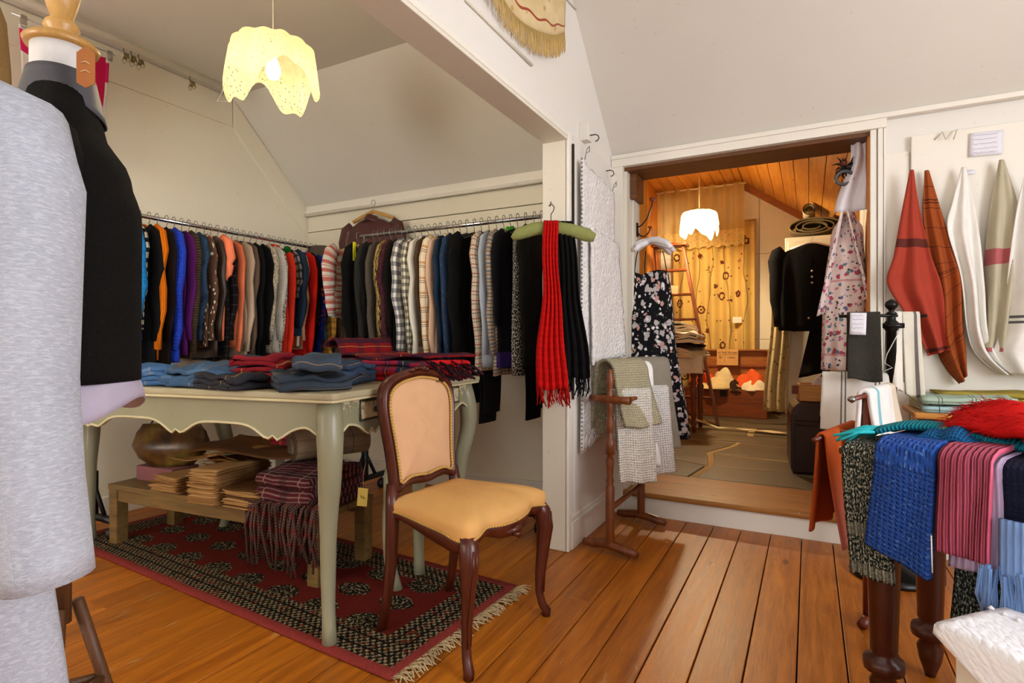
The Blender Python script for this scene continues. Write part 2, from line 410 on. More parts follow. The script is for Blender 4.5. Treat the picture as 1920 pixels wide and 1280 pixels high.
for (x0, x1) in ((-1.8, -.56), (-.555, .2), (.205, 1.4)):
    for (z0, z1) in ((.12, 1.06), (1.066, 2.146), (2.152, 3.1)):
        MB().box(x0, 7.752, z0, x1, 7.772, z1).build('wall_board', CREAM, wf2, smooth=False, bevel=.003)
box('skirting', wood('#4a2a14', '#6b3e1c', axis='X'), wf2, -1.8, 7.73, .13, 1.4, 7.753, .3)
wr2 = struct(MB().box(1.4, 3.85, -.1, 1.5, 7.85, 2.2).build('wall_stone_room_right', CREAM, smooth=False))
ceil2 = struct(MB().prism([(-1.9, 3.11), (-.74, 3.11), (1.5, 1.54), (1.5, 1.62), (-.74, 3.2), (-1.9, 3.2)], 3.6, 7.85, 'y').build('ceiling_stone_room', GAP, smooth=False))
x = -1.82
while x < -.75:
    MB().box(x+.002, 3.62, 3.07, min(x+.125, -.74)-.002, 7.76, 3.095).build('ceiling_plank', PINE2, ceil2, smooth=False, bevel=.004); x += .125
sl = math.hypot(2.24, 1.57); dx, dz = 2.24/sl, -1.57/sl; s_ = 0
while s_ < sl-.1:
    e = s_+.15; m = [(-.74+dx*(s_+.003), 3.07+dz*(s_+.003)), (-.74+dx*(e-.003), 3.07+dz*(e-.003))]
    poly = [m[0], m[1], (m[1][0]-dz*.02, m[1][1]+dx*.02), (m[0][0]-dz*.02, m[0][1]+dx*.02)]
    MB().prism(poly, 3.62, 7.76, 'y').build('ceiling_plank', PINE2, ceil2, smooth=False, bevel=.003); s_ = e
t3 = struct(MB().prism([(-1.8, 3.07), (-.735, 3.07), (1.4, 1.58), (1.4, 1.5), (-.75, 2.985), (-1.8, 2.985)], 7.70, 7.76, 'y').build('trim_2', wood('#7a3c0c', '#a55c1c', axis='X'), smooth=False, bevel=.004))

# ================================================================ THINGS
# ---------------------------------------------------------------- pendant lamps with lace cloth shades
def lace_shade_mat():
    t = NT('lace_cloth'); uv = t.coord('UV'); U, V, _ = t.sep(uv)
    b = lin('#eedfb8'); col = t.mix(t.noise(uv, 30, 3), darker(b, .65), b)
    t.bump(t.noise(uv, 90, 4), .4, .004)
    tr = t.node('ShaderNodeBsdfTranslucent'); t.put(tr.inputs['Color'], col)
    holes = t.math('MULTIPLY', t.math('GREATER_THAN', V, .2), t.math('LESS_THAN', t.vor(uv, 75), .23))
    tp = t.node('ShaderNodeBsdfTransparent'); mx = t.node('ShaderNodeMixShader'); mx.inputs[0].default_value = .55
    t.done(col, .9); t.t.links.new(t.b.outputs[0], mx.inputs[1]); t.t.links.new(tr.outputs[0], mx.inputs[2])
    m2 = t.node('ShaderNodeMixShader'); t.put(m2.inputs[0], holes); t.t.links.new(mx.outputs[0], m2.inputs[1]); t.t.links.new(tp.outputs[0], m2.inputs[2])
    t.t.links.new(m2.outputs[0], t.out.inputs[0]); return t.m
LACE = lace_shade_mat()
def bulb_mat(col, s):
    t = NT('lit_bulb'); e = t.node('ShaderNodeEmission'); e.inputs[0].default_value = col; e.inputs[1].default_value = s
    t.t.links.new(e.outputs[0], t.out.inputs[0]); return t.m
BULB = bulb_mat((1, .84, .58, 1), 9)
def pendant(loc, ztop, label, power, rz):
    t = empty('pendant_lamp', loc, rz, label, 'lamp')
    MB().tube([(0, 0, 0), (0, 0, ztop-loc[2])], .0035, 6).build('cord', solid('#e8e0cc', .5), t)
    MB().lathe([(.001, ztop-loc[2]), (.05, ztop-loc[2]), (.045, ztop-loc[2]-.02), (.008, ztop-loc[2]-.03)], 16).build('ceiling_rose', solid('#eee8d8', .4), t)
    MB().lathe([(.001, .03), (.018, .03), (.02, -.04), (.001, -.045)], 12).build('bulb_holder', solid('#e9e4d6', .4), t)
    MB().lathe([(.001, -.04), (.014, -.05), (.03, -.09), (.033, -.115), (.022, -.142), (.001, -.15)], 14).build('bulb', BULB, t)
    def fn(u, v):
        a = 2*pi*u
        Lr = .30+.065*cos(4*a)+.018*cos(9*a+1)            # pointed corners, arched gaps between
        s = v*Lr; pl = .05*sin(13*a)*min(1, s/.22)+.05*sin(7*a+2)*min(1, s/.25)
        if s < .16: r = .185*sin(min(1, s/.16)*pi/2)**.8; z = .03-.06*(s/.16)**2.2
        else: r = .185+.012*(s-.16)/.1; z = -.03-(s-.16)*1.05
        r *= 1+pl*.55
        return (r*cos(a), r*sin(a), z+.01*sin(13*a)*v)
    MB().grid(fn, 96, 18, 1.1, .36, closed=True).build('lace_shade', LACE, t)
    L = bpy.data.lights.new('lamp_glow', 'POINT'); L.energy = power; L.color = (1, .8, .5); L.shadow_soft_size = .05
    o = bpy.data.objects.new('lamp_glow', L); C.objects.link(o); o.parent = t; o.location = (0, 0, -.17)
    return t
pendant((-2.2, 1.78, 2.41), zc, 'draped lace cloth pendant lamp hanging in the clothes alcove', 4, .4)
pendant((-1.05, 6.3, 2.42), 3.07, 'white cloth pendant lamp hanging in front of the flowered curtain', 60, 1.2)
# ---------------------------------------------------------------- garments on hangers
CHROME = solid('#c9c9c9', .16, 1.0, .05); BLACKP = solid('#121212', .45); STEEL = solid('#8d8d8d', .3, 1.0)
def hanger(loc, rz, mat, label, group, half=.19, r=.006, parent=None):
    o = empty('hanger', loc, rz, label, 'hanger', group)
    hk = [(.02*cos(a), 0, .02*sin(a)-.004) for a in [math.radians(d) for d in (-20, 15, 50, 90, 130, 165)]][::-1]
    hk = [( .018, 0, -.012)]+[(.018*cos(math.radians(d)), 0, .018*sin(math.radians(d))) for d in (0, 30, 60, 90, 120, 150, 180, 210)]
    MB().tube([(0, 0, -.07), (0, 0, -.045), (.012, 0, -.028)]+hk[:1]+hk[1:], .0022, 6).build('hook', STEEL if r > .004 else mat, o)
    MB().tube([(-half, 0, -.135), (-half*.5, 0, -.1), (0, 0, -.068), (half*.5, 0, -.1), (half, 0, -.135)], r, 6).build('shoulder_bar', mat, o)
    return o
def garment(loc, rz, mat, label, cat='shirt', name='shirt', group=None, L=.72, W=.205, D=.024, flare=1.05, sleeve=.55, smat=None, collar=None, cuff=None,
            sr=.05, seed=0, wave=1.0, tilt=0, hem=None, hood=None, sflat=.4):
    o = empty(name, loc, rz, label, cat, group)
    rn = random.Random(seed*13+5); p1, p2 = rn.uniform(0, 6), rn.uniform(0, 6)
    tab = [(0, .05, -.055), (.05, .1, -.07), (.1, .155, -.098), (.15, W*.95, -.13), (.2, W, -.17), (.3, W, -.26), (1, W*flare, -L)]
    def prof(v):
        for a, b in zip(tab, tab[1:]):
            if v <= b[0]:
                f = (v-a[0])/(b[0]-a[0]); return a[1]+(b[1]-a[1])*f, a[2]+(b[2]-a[2])*f
        return tab[-1][1:]
    def fn(u, v):
        a = 2*pi*u; w_, z = prof(v); d = D*(.75+.5*min(1, v*3))
        cx = (1 if cos(a) >= 0 else -1)*abs(cos(a))**.75; cy = (1 if sin(a) >= 0 else -1)*abs(sin(a))**.7
        x_ = w_*cx; fold = wave*D*.5*sin(x_*38+p1)*min(1, v*1.6)
        return (x_+.008*sin(v*7+p2)*v, d*cy+fold+tilt*v*.05, z+.006*sin(x_*22+p2)*v)
    MB().grid(fn, 28, 16, 4*W*1.15, L*1.02, True, True).build('body', mat, o)
    sm = smat or mat
    if sleeve:
        for sx in (-1, 1):
            sw = rn.uniform(-.012, .012); S0 = -.125
            pts = [(sx*(W-.04), 0, S0+.02), (sx*(W+.005), 0, S0-.015), (sx*(W+.03), sw*.4, S0-.1)]; rr = [sr*.75, sr*1.02, sr*1.05]
            n_ = 5
            for k in range(1, n_+1):
                f = k/n_; pts.append((sx*(W+.03-.03*f*f+.008*sin(k*2+p1)), sw+.006*sin(k*1.7+p2), S0-.1-(sleeve-.1)*f)); rr.append(sr*(1.05-.4*f)+.003*sin(k*2.4+p1))
            s = MB().tube(pts, rr, 10, True, sflat, up=(0, 1, 0)).build('sleeve', sm, o)
            if cuff:
                a, b = Vector(pts[-1]), Vector(pts[-2]); d = (b-a).normalized()
                MB().tube([a-d*.012, a+d*.055], rr[-1]*1.12, 10, True, sflat*1.1, up=(0, 1, 0)).build('cuff', cuff, s)
    if collar:
        MB().grid(lambda u, v: ((.062-.012*v+.02*(1-v))*cos(2*pi*u), (D*.95+.012*(1-v))*sin(2*pi*u), -.075+.05*v-.02*abs(cos(2*pi*u))), 18, 3, .3, .05, True).build('collar', collar, o, solid=.004)
    if hem:
        def hf(u, v):
            q = fn(u, .9+.105*v); return (q[0]*1.025, q[1]*1.12, q[2])
        MB().grid(hf, 28, 2, 4*W*1.15, L*.1, True).build('hem_band', hem, o)
    if hood:
        MB().grid(lambda u, v: ((.075+.035*sin(pi*v))*cos(2*pi*u)+.03, (.05+.02*sin(pi*v))*sin(2*pi*u), -.11+.12*v), 18, 6, .4, .15, True).build('hood', hood, o, solid=.006)
    return o
import re
def short(l): return re.split(r' (?:on the|beside|next to|behind|between|near|with|at the|in the|tucked|hanging|hung|close|squeezed)', l)[0]
def trousers(loc, rz, mat, label, group=None, L=1.0, W=.12, D=.02, seed=0):
    o = empty('trousers', loc, rz, label, 'trousers', group)
    MB().grid(lambda u, v: (W*cos(2*pi*u), D*sin(2*pi*u), -.09-.1*v), 18, 3, .5, .1, True, True).build('waistband', mat, o)
    for k, sy in enumerate((-1, 1)):
        Lk = L-.06*k
        def fn(u, v, sy=sy, Lk=Lk):
            a = 2*pi*u; cx = (1 if cos(a) >= 0 else -1)*abs(cos(a))**.7
            return ((W-.025*v)*cx+.01*sin(v*6+seed), sy*(D*.5+.004)+D*.55*sin(a)+.004*sin(v*9+seed), -.15-(Lk-.15)*v)
        MB().grid(fn, 16, 12, .5, Lk, True, True).build('trouser_leg', mat, o)
    return o
def rack(ax, a0, a1, c, z, label, foot=.24):
    """chrome rail on two telescopic posts with black sockets and castor feet; ax is the rail direction"""
    t = empty('clothes_rack', (0, 0, 0), 0, label, 'clothes rack')
    def P(s, o_, h): return (c+o_, s, h) if ax == 'y' else (s, c+o_, h)
    MB().tube([P(a0-.04, 0, z), P(a1+.04, 0, z)], .0125, 10).build('rail', CHROME, t)
    for s in (a0, a1):
        p = MB().tube([P(s, 0, .1), P(s, 0, z)], .015, 10).build('post', CHROME, t)
        so = MB().tube([P(s, 0, .1), P(s, 0, .34)], .024, 8).build('socket', BLACKP, t)
        for sg in (-1, 1):
            MB().tube([P(s, sg*.01, .27), P(s, sg*foot*.55, .1)], .012, 6).build('brace', BLACKP, t)
        f = MB().tube([P(s, -foot, .1), P(s, foot, .1)], .02, 8).build('foot_bar', BLACKP, t)
        for sg in (-1, 1):
            q = Vector(P(s, sg*(foot-.03), .034)); MB().tube([q+Vector((-.012, 0, 0)), q+Vector((.012, 0, 0))], .034, 12).build('castor', BLACKP, f)
            MB().tube([q+Vector((0, 0, .02)), q+Vector((0, 0, .07))], .008, 6).build('castor_stem', STEEL, f)
    return t
RZ = 1.775; LX = -3.43
rack('y', 1.62, 3.24, LX, RZ, 'long chrome clothes rack packed with jumpers along the cream side wall', .22)
K = lambda c, **k: fab(c, weave='knit', **k)
pl = lambda base, per, cols: fab(base, [(ax, per, o_*per, w_*per, c_, a_) for (o_, w_, c_, a_) in cols for ax in 'uv'])
BLK = fab('#0d0d0f'); BLK2 = fab('#17130f', weave='fuzzy')
left = [
 ('sweater', 'sky blue chunky knitted sweater next to the black jacketed dress form', K('#1f8ad8', period=.014), dict(L=.76, sr=.062)),
 ('shirt', 'black and cream windowpane checked shirt squeezed beside the orange sweater', fab('#d8d0bb', [('v', .05, 0, .022, '#1b1b1d', 1), ('u', .06, 0, .016, '#1b1b1d', 1)]), dict(L=.6, sleeve=.42, sr=.042)),
 ('cardigan', 'plain black cardigan hanging behind the checked shirt sleeve', BLK, dict(L=.78)),
 ('sweater', 'bright orange cable knit sweater on the wall rack', fab('#f07c08', weave='rib', period=.022), dict(L=.77, sr=.064, sleeve=.6)),
 ('jacket', 'dark brown wool jacket between the orange and royal blue sweaters', fab('#231a17', weave='fuzzy'), dict(L=.8)),
 ('sweater', 'royal blue bobbly knitted sweater on the wall rack', K('#2748cf', period=.02), dict(L=.78, sr=.06, sleeve=.6)),
 ('shirt', 'deep purple smooth top on the wall rack', fab('#5a1a66'), dict(L=.74, sr=.046)),
 ('sweater', 'dark brown horizontally ribbed sweater beside the purple top', fab('#3a2c22', [('v', .014, 0, .006, '#6a5238', .7)], 'knit'), dict(L=.76, sr=.06, sleeve=.62)),
 ('jacket', 'navy quilted denim jacket with a short sleeve end', fab('#2c4560', [('noise', 14, .56, '#1d2d40', (1, 1, 1), .7)]), dict(L=.66, sr=.058, sleeve=.46)),
 ('sweater', 'red cream and brown argyle patterned sweater', fab('#5c4334', [('spots', 26, .55, '#e0d3bd', 1), ('spots', 22, .42, '#7c1f22', 4)]), dict(L=.7, sr=.052, sleeve=.55)),
 ('jacket', 'brown leather jacket with ribbed sleeve on the wall rack', solid('#33241a', .45, spec=.5), dict(L=.76, sr=.048)),
 ('blouse', 'coral pink blouse with wide short cape sleeve', fab('#f2835c'), dict(L=.66, sleeve=.22, sr=.075, W=.21)),
 ('shirt', 'black shirt with faint grey windowpane lines', fab('#120f10', [('v', .06, 0, .003, '#5b5552', .8), ('u', .05, 0, .003, '#5b5552', .8)]), dict(L=.78, sr=.045)),
 ('shirt', 'coral pink narrow long sleeved top behind the black windowpane shirt', fab('#e87a52'), dict(L=.7, sr=.034, sleeve=.62)),
 ('cardigan', 'oatmeal beige fine cardigan on the wall rack', fab('#b7a48c'), dict(L=.76, sr=.044, sleeve=.62)),
 ('coat', 'taupe brown wool coat with slim sleeve', fab('#6d594a', weave='fuzzy'), dict(L=.8, sr=.045, sleeve=.64)),
 ('jacket', 'black tailored jacket next to the taupe coat', BLK, dict(L=.82, sr=.05, sleeve=.62)),
 ('dress', 'black velvet dress beside the black tailored jacket', fab('#0b0a0b', weave='fuzzy'), dict(L=.86, sr=.052, sleeve=.58, flare=1.15)),
 ('sweater', 'cream and sand marled chunky sweater', fab('#a99a7c', [('noise', 60, .52, '#e8dfca', (1, 1, 1), .8)], 'knit', period=.02), dict(L=.74, sr=.06)),
 ('sweater', 'off white boucle knitted sweater', fab('#d5cfc2', weave='knit', period=.018), dict(L=.74, sr=.055)),
 ('cardigan', 'black and white speckled tweed cardigan', fab('#d8d3c8', [('noise', 75, .5, '#16130f', (1, 1, 1), .95)]), dict(L=.75, sr=.045)),
 ('cardigan', 'scarlet red cardigan with a green pompom at its neck', fab('#d8331f'), dict(L=.78, sr=.04, sleeve=.66)),
 ('shirt', 'grey and black tartan shirt with red collar', fab('#8b8580', [('v', .05, 0, .018, '#1a1a1c', .8), ('u', .05, 0, .018, '#1a1a1c', .8)]), dict(L=.6, collar=fab('#c8261c'), sr=.045, sleeve=.3)),
 ('jacket', 'navy jacket with rust brown and white colour blocked hem', fab('#22344c'), dict(L=.7, sr=.062, hem=fab('#8a3f1c', [('u', .2, .05, .04, '#e6e0d6', 1)]), sleeve=.45)),
 ('blouse', 'pale pink and gold patterned blouse', fab('#c79f83', [('spots', 45, .5, '#7a4a32', 3)]), dict(L=.72, sr=.04)),
 ('cardigan', 'plain red cardigan close to the far end of the wall rack', fab('#cf1f17'), dict(L=.8, sr=.05, sleeve=.64)),
 ('dress', 'black dress beside the plain red cardigan', BLK2, dict(L=.84)),
 ('blouse', 'blue red and orange abstract print blouse', fab('#1b2c86', [('spots', 18, .5, '#d4641f', 2), ('spots', 15, .4, '#b5202a', 7), ('spots', 17, .34, '#e4dccb', 9)]), dict(L=.8, sr=.042)),
 ('t_shirt', 'faded blue t-shirt with short sleeve', fab('#4f86ad'), dict(L=.64, sleeve=.26, sr=.06)),
 ('shirt', 'mustard yellow and black plaid shirt', fab('#c3943f', [('u', .05, 0, .004, '#241a10', .9), ('v', .05, 0, .004, '#241a10', .9), ('u', .05, .01, .003, '#241a10', .9), ('v', .05, .01, .003, '#241a10', .9)]), dict(L=.82, sr=.052, sleeve=.6)),
 ('coat', 'taupe wool coat with standing funnel collar', fab('#5d4f40', weave='fuzzy'), dict(L=.82, sr=.055, hood=fab('#64564a', weave='fuzzy'))),
]
hcols = {'white': solid('#ece9e2', .35), 'red': solid('#b81c2c', .35), 'purple': solid('#5a2a86', .35), 'yellow': solid('#d8c22a', .35), 'black': BLACKP, 'natural wood': wood('#b98236', '#dcae62', axis='X')}
hseq = ['black', 'white', 'black', 'purple', 'white', 'white', 'black', 'black', 'black', 'red', 'white', 'white', 'white', 'black', 'red', 'white', 'purple', 'white', 'white', 'purple', 'yellow', 'white', 'red', 'black', 'white', 'white', 'black', 'white', 'black', 'white', 'black']
rnd = random.Random(21)
for i, (nm, lab, m, kw) in enumerate(left):
    yy = 1.715+i*.0483+rnd.uniform(-.006, .006); rz = rnd.uniform(-.05, .05)
    kw['L'] = kw.get('L', .72)+.07; kw['sleeve'] = kw['sleeve']+.05 if kw.get('sleeve', .55) > .4 and 'sleeve' in kw else kw.get('sleeve', .6)
    garment((LX, yy, RZ), rz, m, lab, nm.replace('_', '-'), nm, 'clothes on the rack along the side wall', seed=i, D=rnd.uniform(.015, .018), **kw)
    h = hseq[i % len(hseq)]
    hanger((LX, yy, RZ+.012), rz, hcols[h], '%s plastic hanger holding the %s' % (h, short(lab)), 'hangers on the side wall rack')
tag(MB().lathe([(.001, -.028), (.016, -.022), (.028, 0), (.016, .022), (.001, .028)], 14).build('pompom', fab('#2f9a3a', weave='fuzzy', bump=1), loc=(LX+.2, 1.715+21*.0483, RZ-.09)), 'fluffy green yarn pompom hanging on the scarlet cardigan', 'pompom')
# rack across the back wall of the alcove
RY = 2.93; RX0, RX1 = -2.70, -1.30
rack('x', RX0, RX1, RY, RZ-.01, 'chrome clothes rack of shirts and jackets standing across the alcove back wall', .2)
gm = lambda base, c, p: fab(base, [('u', p, 0, p/2, c, .62), ('v', p, 0, p/2, c, .62)])
right = [
 ('sweater', 'white and red fair isle sweater with striped sleeve', fab('#e6dccb', [('v', .05, .02, .02, '#cf4030', .9), ('v', .03, 0, .005, '#cf4030', .8)], 'knit'), dict(L=.55, sr=.06, sleeve=.42, W=.25)),
 ('jacket', 'black corduroy jacket at the start of the back rack', fab('#0f0f0e', weave='rib', period=.01), dict(L=.84, sr=.06, sleeve=.62, W=.22)),
 ('skirt', 'long red skirt with scalloped white striped hem', fab('#c5301f', [('v', .045, .01, .007, '#e9c9b0', .9)], 'knit'), dict(L=1.28, sleeve=0, W=.15, flare=1.15)),
 ('jacket', 'charcoal fleecy jacket with a yellow ticket', fab('#2b2a27', weave='fuzzy'), dict(L=.82, sr=.062, sleeve=.64)),
 ('jacket', 'black blazer behind the charcoal fleecy jacket', BLK, dict(L=.84)),
 ('coat', 'grey brown herringbone tweed coat', fab('#5a5146', [('noise', 80, .5, '#2b2721', (1, 3, 1), .7)]), dict(L=.84, sr=.052, sleeve=.66)),
 ('cardigan', 'gold and black feather patterned cardigan', fab('#b09257', [('noise', 22, .5, '#2a2016', (3, 1, 1), .95)]), dict(L=.78, sr=.056, sleeve=.6)),
 ('cardigan', 'burgundy flecked cardigan with striped cuffs', fab('#5a2a35', [('noise', 70, .52, '#241318', (1, 1, 1), .9)], 'knit'), dict(L=.82, sr=.056, sleeve=.62, cuff=fab('#16131a', [('v', .034, .006, .011, '#ece6d8', 1), ('v', .034, .024, .008, '#a81f28', 1)]))),
 ('jacket', 'black jacket between the burgundy cardigan and gingham shirt', BLK2, dict(L=.8, sr=.05)),
 ('shirt', 'navy and white large gingham shirt', gm('#e9e5da', '#191836', .052), dict(L=.78, sr=.062, sleeve=.64, collar=gm('#e9e5da', '#191836', .052))),
 ('shirt', 'black and cream buffalo check shirt', gm('#e6dfc8', '#0d0c0c', .04), dict(L=.78, sr=.056, sleeve=.6, collar=gm('#e6dfc8', '#0d0c0c', .04))),
 ('shirt', 'off white canvas shirt with grey lining', fab('#d9d3c3'), dict(L=.84, sr=.05, sleeve=.66, collar=fab('#cfc8b6'))),
 ('jacket', 'mid brown suede jacket tucked behind the canvas shirt', fab('#4b3a2c'), dict(L=.74)),
 ('shirt', 'cream flannel shirt with orange plaid lines', fab('#e6d4b4', [('v', .085, 0, .012, '#c58a4e', .8), ('u', .06, 0, .006, '#a86a3a', .7), ('v', .085, .02, .004, '#5c4030', .8), ('v', .085, .03, .004, '#5c4030', .8)]), dict(L=.82, sr=.062, sleeve=.66, collar=fab('#dcc59d'))),
 ('shirt', 'peach cotton shirt beside the cream flannel', fab('#cfa98c'), dict(L=.84, sr=.042, sleeve=.68)),
 ('shirt', 'dark teal navy shirt on the back rack', fab('#1d3146'), dict(L=.82, sr=.045, sleeve=.6)),
 ('jacket', 'indigo denim jacket with frayed hem', fab('#26374f', [('noise', 40, .62, '#5f7590', (1, 1, 1), .5)]), dict(L=.82, sr=.058, sleeve=.66)),
 ('sweater', 'black thick wool sweater in the middle of the back rack', fab('#0c0b0a', weave='fuzzy'), dict(L=.86, sr=.066, sleeve=.66)),
]
right2 = [
 ('trousers', 'black trousers hanging on the back rack', fab('#0b0b0d'), dict(L=1.08)),
 ('trousers', 'washed black denim jeans hanging lowest on the back rack', fab('#1c1b1f', [('noise', 70, .6, '#37353a', (1, 1, 1), .6)]), dict(L=1.2)),
 ('shirt', 'beige plaid shirt with red lines near the post', fab('#d9cbb0', [('u', .05, 0, .006, '#9a3b2e', .8), ('v', .05, 0, .006, '#9a3b2e', .8), ('u', .05, .02, .004, '#3a3f50', .8), ('v', .05, .02, .004, '#3a3f50', .8)]), dict(L=.88, sr=.05, sleeve=.66)),
 ('shirt', 'pale grey blue cotton shirt near the post', fab('#a6b0bd'), dict(L=.86, sr=.042, sleeve=.66)),
 ('shirt', 'multicoloured madras check shirt with bright green lapel', fab('#cbbda2', [('u', .04, 0, .01, '#7a3a34', .7), ('v', .04, 0, .01, '#3c5b78', .7), ('u', .04, .02, .005, '#2c2622', .8), ('v', .04, .02, .005, '#2c2622', .8)]), dict(L=.9, sr=.05, sleeve=.66, collar=fab('#49b02e'))),
 ('tunic', 'black tunic with a deep purple lower panel', fab('#0d0c10'), dict(L=.86, sr=.05, hem=fab('#2b1c55'), sleeve=.5)),
 ('skirt', 'black and white dogtooth tweed skirt', fab('#c4bdae', [('noise', 85, .47, '#15130f', (1, 1, 1), 1)]), dict(L=.9, sleeve=0, W=.16)),
 ('trousers', 'black velvet trousers hanging beside the post', fab('#0a090b', weave='fuzzy'), dict(L=1.16)),
 ('jacket', 'black wool jacket hanging beside the post', BLK2, dict(L=.85, sr=.06, W=.22)),
]
alls = right+right2; N = len(alls); rnd = random.Random(5)
for i, (nm, lab, m, kw) in enumerate(alls):
    xx = RX0+.03+i*(RX1-RX0-.09)/(N-1)+rnd.uniform(-.005, .005); rz = -pi/2+rnd.uniform(-.05, .05)
    if i == 0: xx = RX0-.06
    if nm == 'trousers': trousers((xx, RY, RZ-.02), rz, m, lab, 'clothes on the rack across the alcove', seed=i, **kw)
    else: garment((xx, RY, RZ-.02), rz, m, lab, nm, nm, 'clothes on the rack across the alcove', seed=i+40, D=rnd.uniform(.016, .02), **kw)
    h = ['natural wood', 'natural wood', 'black', 'natural wood', 'black', 'black', 'white', 'black', 'red', 'black'][i] if i < 10 else 'black'
    hanger((xx, RY, RZ+.004), rz, hcols[h], '%s hanger holding the %s' % (h, short(lab)), 'hangers on the alcove back rack')
tag(MB().box(-2.575, 2.685, 1.56, -2.572, 2.71, 1.68).build('price_ticket', fab('#e2e02a'), smooth=False), 'bright yellow paper ticket pinned to the charcoal fleecy jacket', 'ticket')
# maroon leather jacket on the wall
LEA = solid('#4a1f1c', .4, spec=.5, var=.2, scale=14, bump=.2)
garment((-2.93, 3.25, 2.03), .05, LEA, 'maroon leather jacket hung on the wall rail by a wooden hanger', 'jacket', 'leather_jacket', L=.72, W=.23, D=.035, sr=.06, sleeve=.6, collar=LEA, seed=3)
hanger((-2.93, 3.27, 2.1), .05, hcols['natural wood'], 'broad wooden hanger holding the maroon leather jacket on the wall', None, r=.014)

# ---------------------------------------------------------------- rug
def rug_mat():
    t = NT('oriental_rug'); o = t.coord('Object'); X, Y, _ = t.sep(o)
    ax = t.math('SUBTRACT', 1.16, t.math('ABSOLUTE', X)); ay = t.math('SUBTRACT', .385, t.math('ABSOLUTE', Y))
    d = t.math('MINIMUM', ax, ay)
    nn = t.noise(o, 120, 2)
    red = t.mix(nn, lin('#461009'), lin('#74231a'))
    # rows of dark octagonal medallions in the red field
    fx = t.math('SUBTRACT', t.math('FRACT', t.math('DIVIDE', X, .235)), .5); fy = t.math('SUBTRACT', t.math('FRACT', t.math('ADD', t.math('DIVIDE', Y, .17), .5)), .5)
    axx = t.math('ABSOLUTE', fx); ayy = t.math('ABSOLUTE', fy)
    oc = t.math('MAXIMUM', t.math('MAXIMUM', axx, ayy), t.math('MULTIPLY', t.math('ADD', axx, ayy), .75))
    dark = t.mix(t.math('GREATER_THAN', t.noise(o, 90, 2), .56), lin('#16140f'), lin('#8c7c58'))
    fld = t.mix(t.math('LESS_THAN', oc, .33), red, dark)
    # figured border: diamonds and small motifs
    wv = t.math('ADD', t.math('ABSOLUTE', t.math('SUBTRACT', t.math('FRACT', t.math('DIVIDE', t.math('ADD', X, Y), .028)), .5)), t.math('ABSOLUTE', t.math('SUBTRACT', t.math('FRACT', t.math('DIVIDE', t.math('SUBTRACT', X, Y), .028)), .5)))
    mot = t.math('GREATER_THAN', t.math('ADD', wv, t.math('MULTIPLY', t.noise(o, 150, 3), 1.5)), 1.34)
    bord = t.mix(mot, lin('#15150f'), lin('#8f7e5c'))
    bord = t.mix(t.math('GREATER_THAN', t.noise(o, 55, 1), .64), bord, lin('#6e2c1a'))
    line = t.math('LESS_THAN', t.math('ABSOLUTE', t.math('SUBTRACT', t.math('FRACT', t.math('DIVIDE', d, .058)), .5)), .07)
    bord = t.mix(line, bord, lin('#0e0d0a'))
    col = t.mix(t.math('LESS_THAN', d, .185), fld, bord)
    col = t.mix(t.math('LESS_THAN', d, .042), col, t.mix(nn, lin('#6e221a'), lin('#96403a')))
    t.bump(t.noise(o, 320, 3), .5, .004)
    return t.done(col, .95, spec=.1)
rug = empty('rug', (-2.27, 1.80, 0), math.radians(-3.5), 'dark red oriental rug with medallions and cream fringe under the console table', 'rug')
MB().grid(lambda u, v: (-1.16+2.32*u, -.385+.77*v, .006+.0015*nz(u*9, v*4)), 60, 24, 2.32, .77).build('rug_pile', rug_mat(), rug, solid=.008)
b = MB(); rnd = random.Random(2)
for k in range(150):
    y0 = -.38+.76*k/149; a = rnd.uniform(-.5, .5); l = rnd.uniform(.045, .075)
    b.tube([(1.155, y0, .008), (1.155+l*.5*cos(a), y0+l*.5*sin(a), .012+rnd.random()*.006), (1.155+l*cos(a*1.6), y0+l*sin(a*1.6), .006)], .0022, 4)
tag(b.build('fringe', fab('#b9a27a'), rug), kind='stuff')

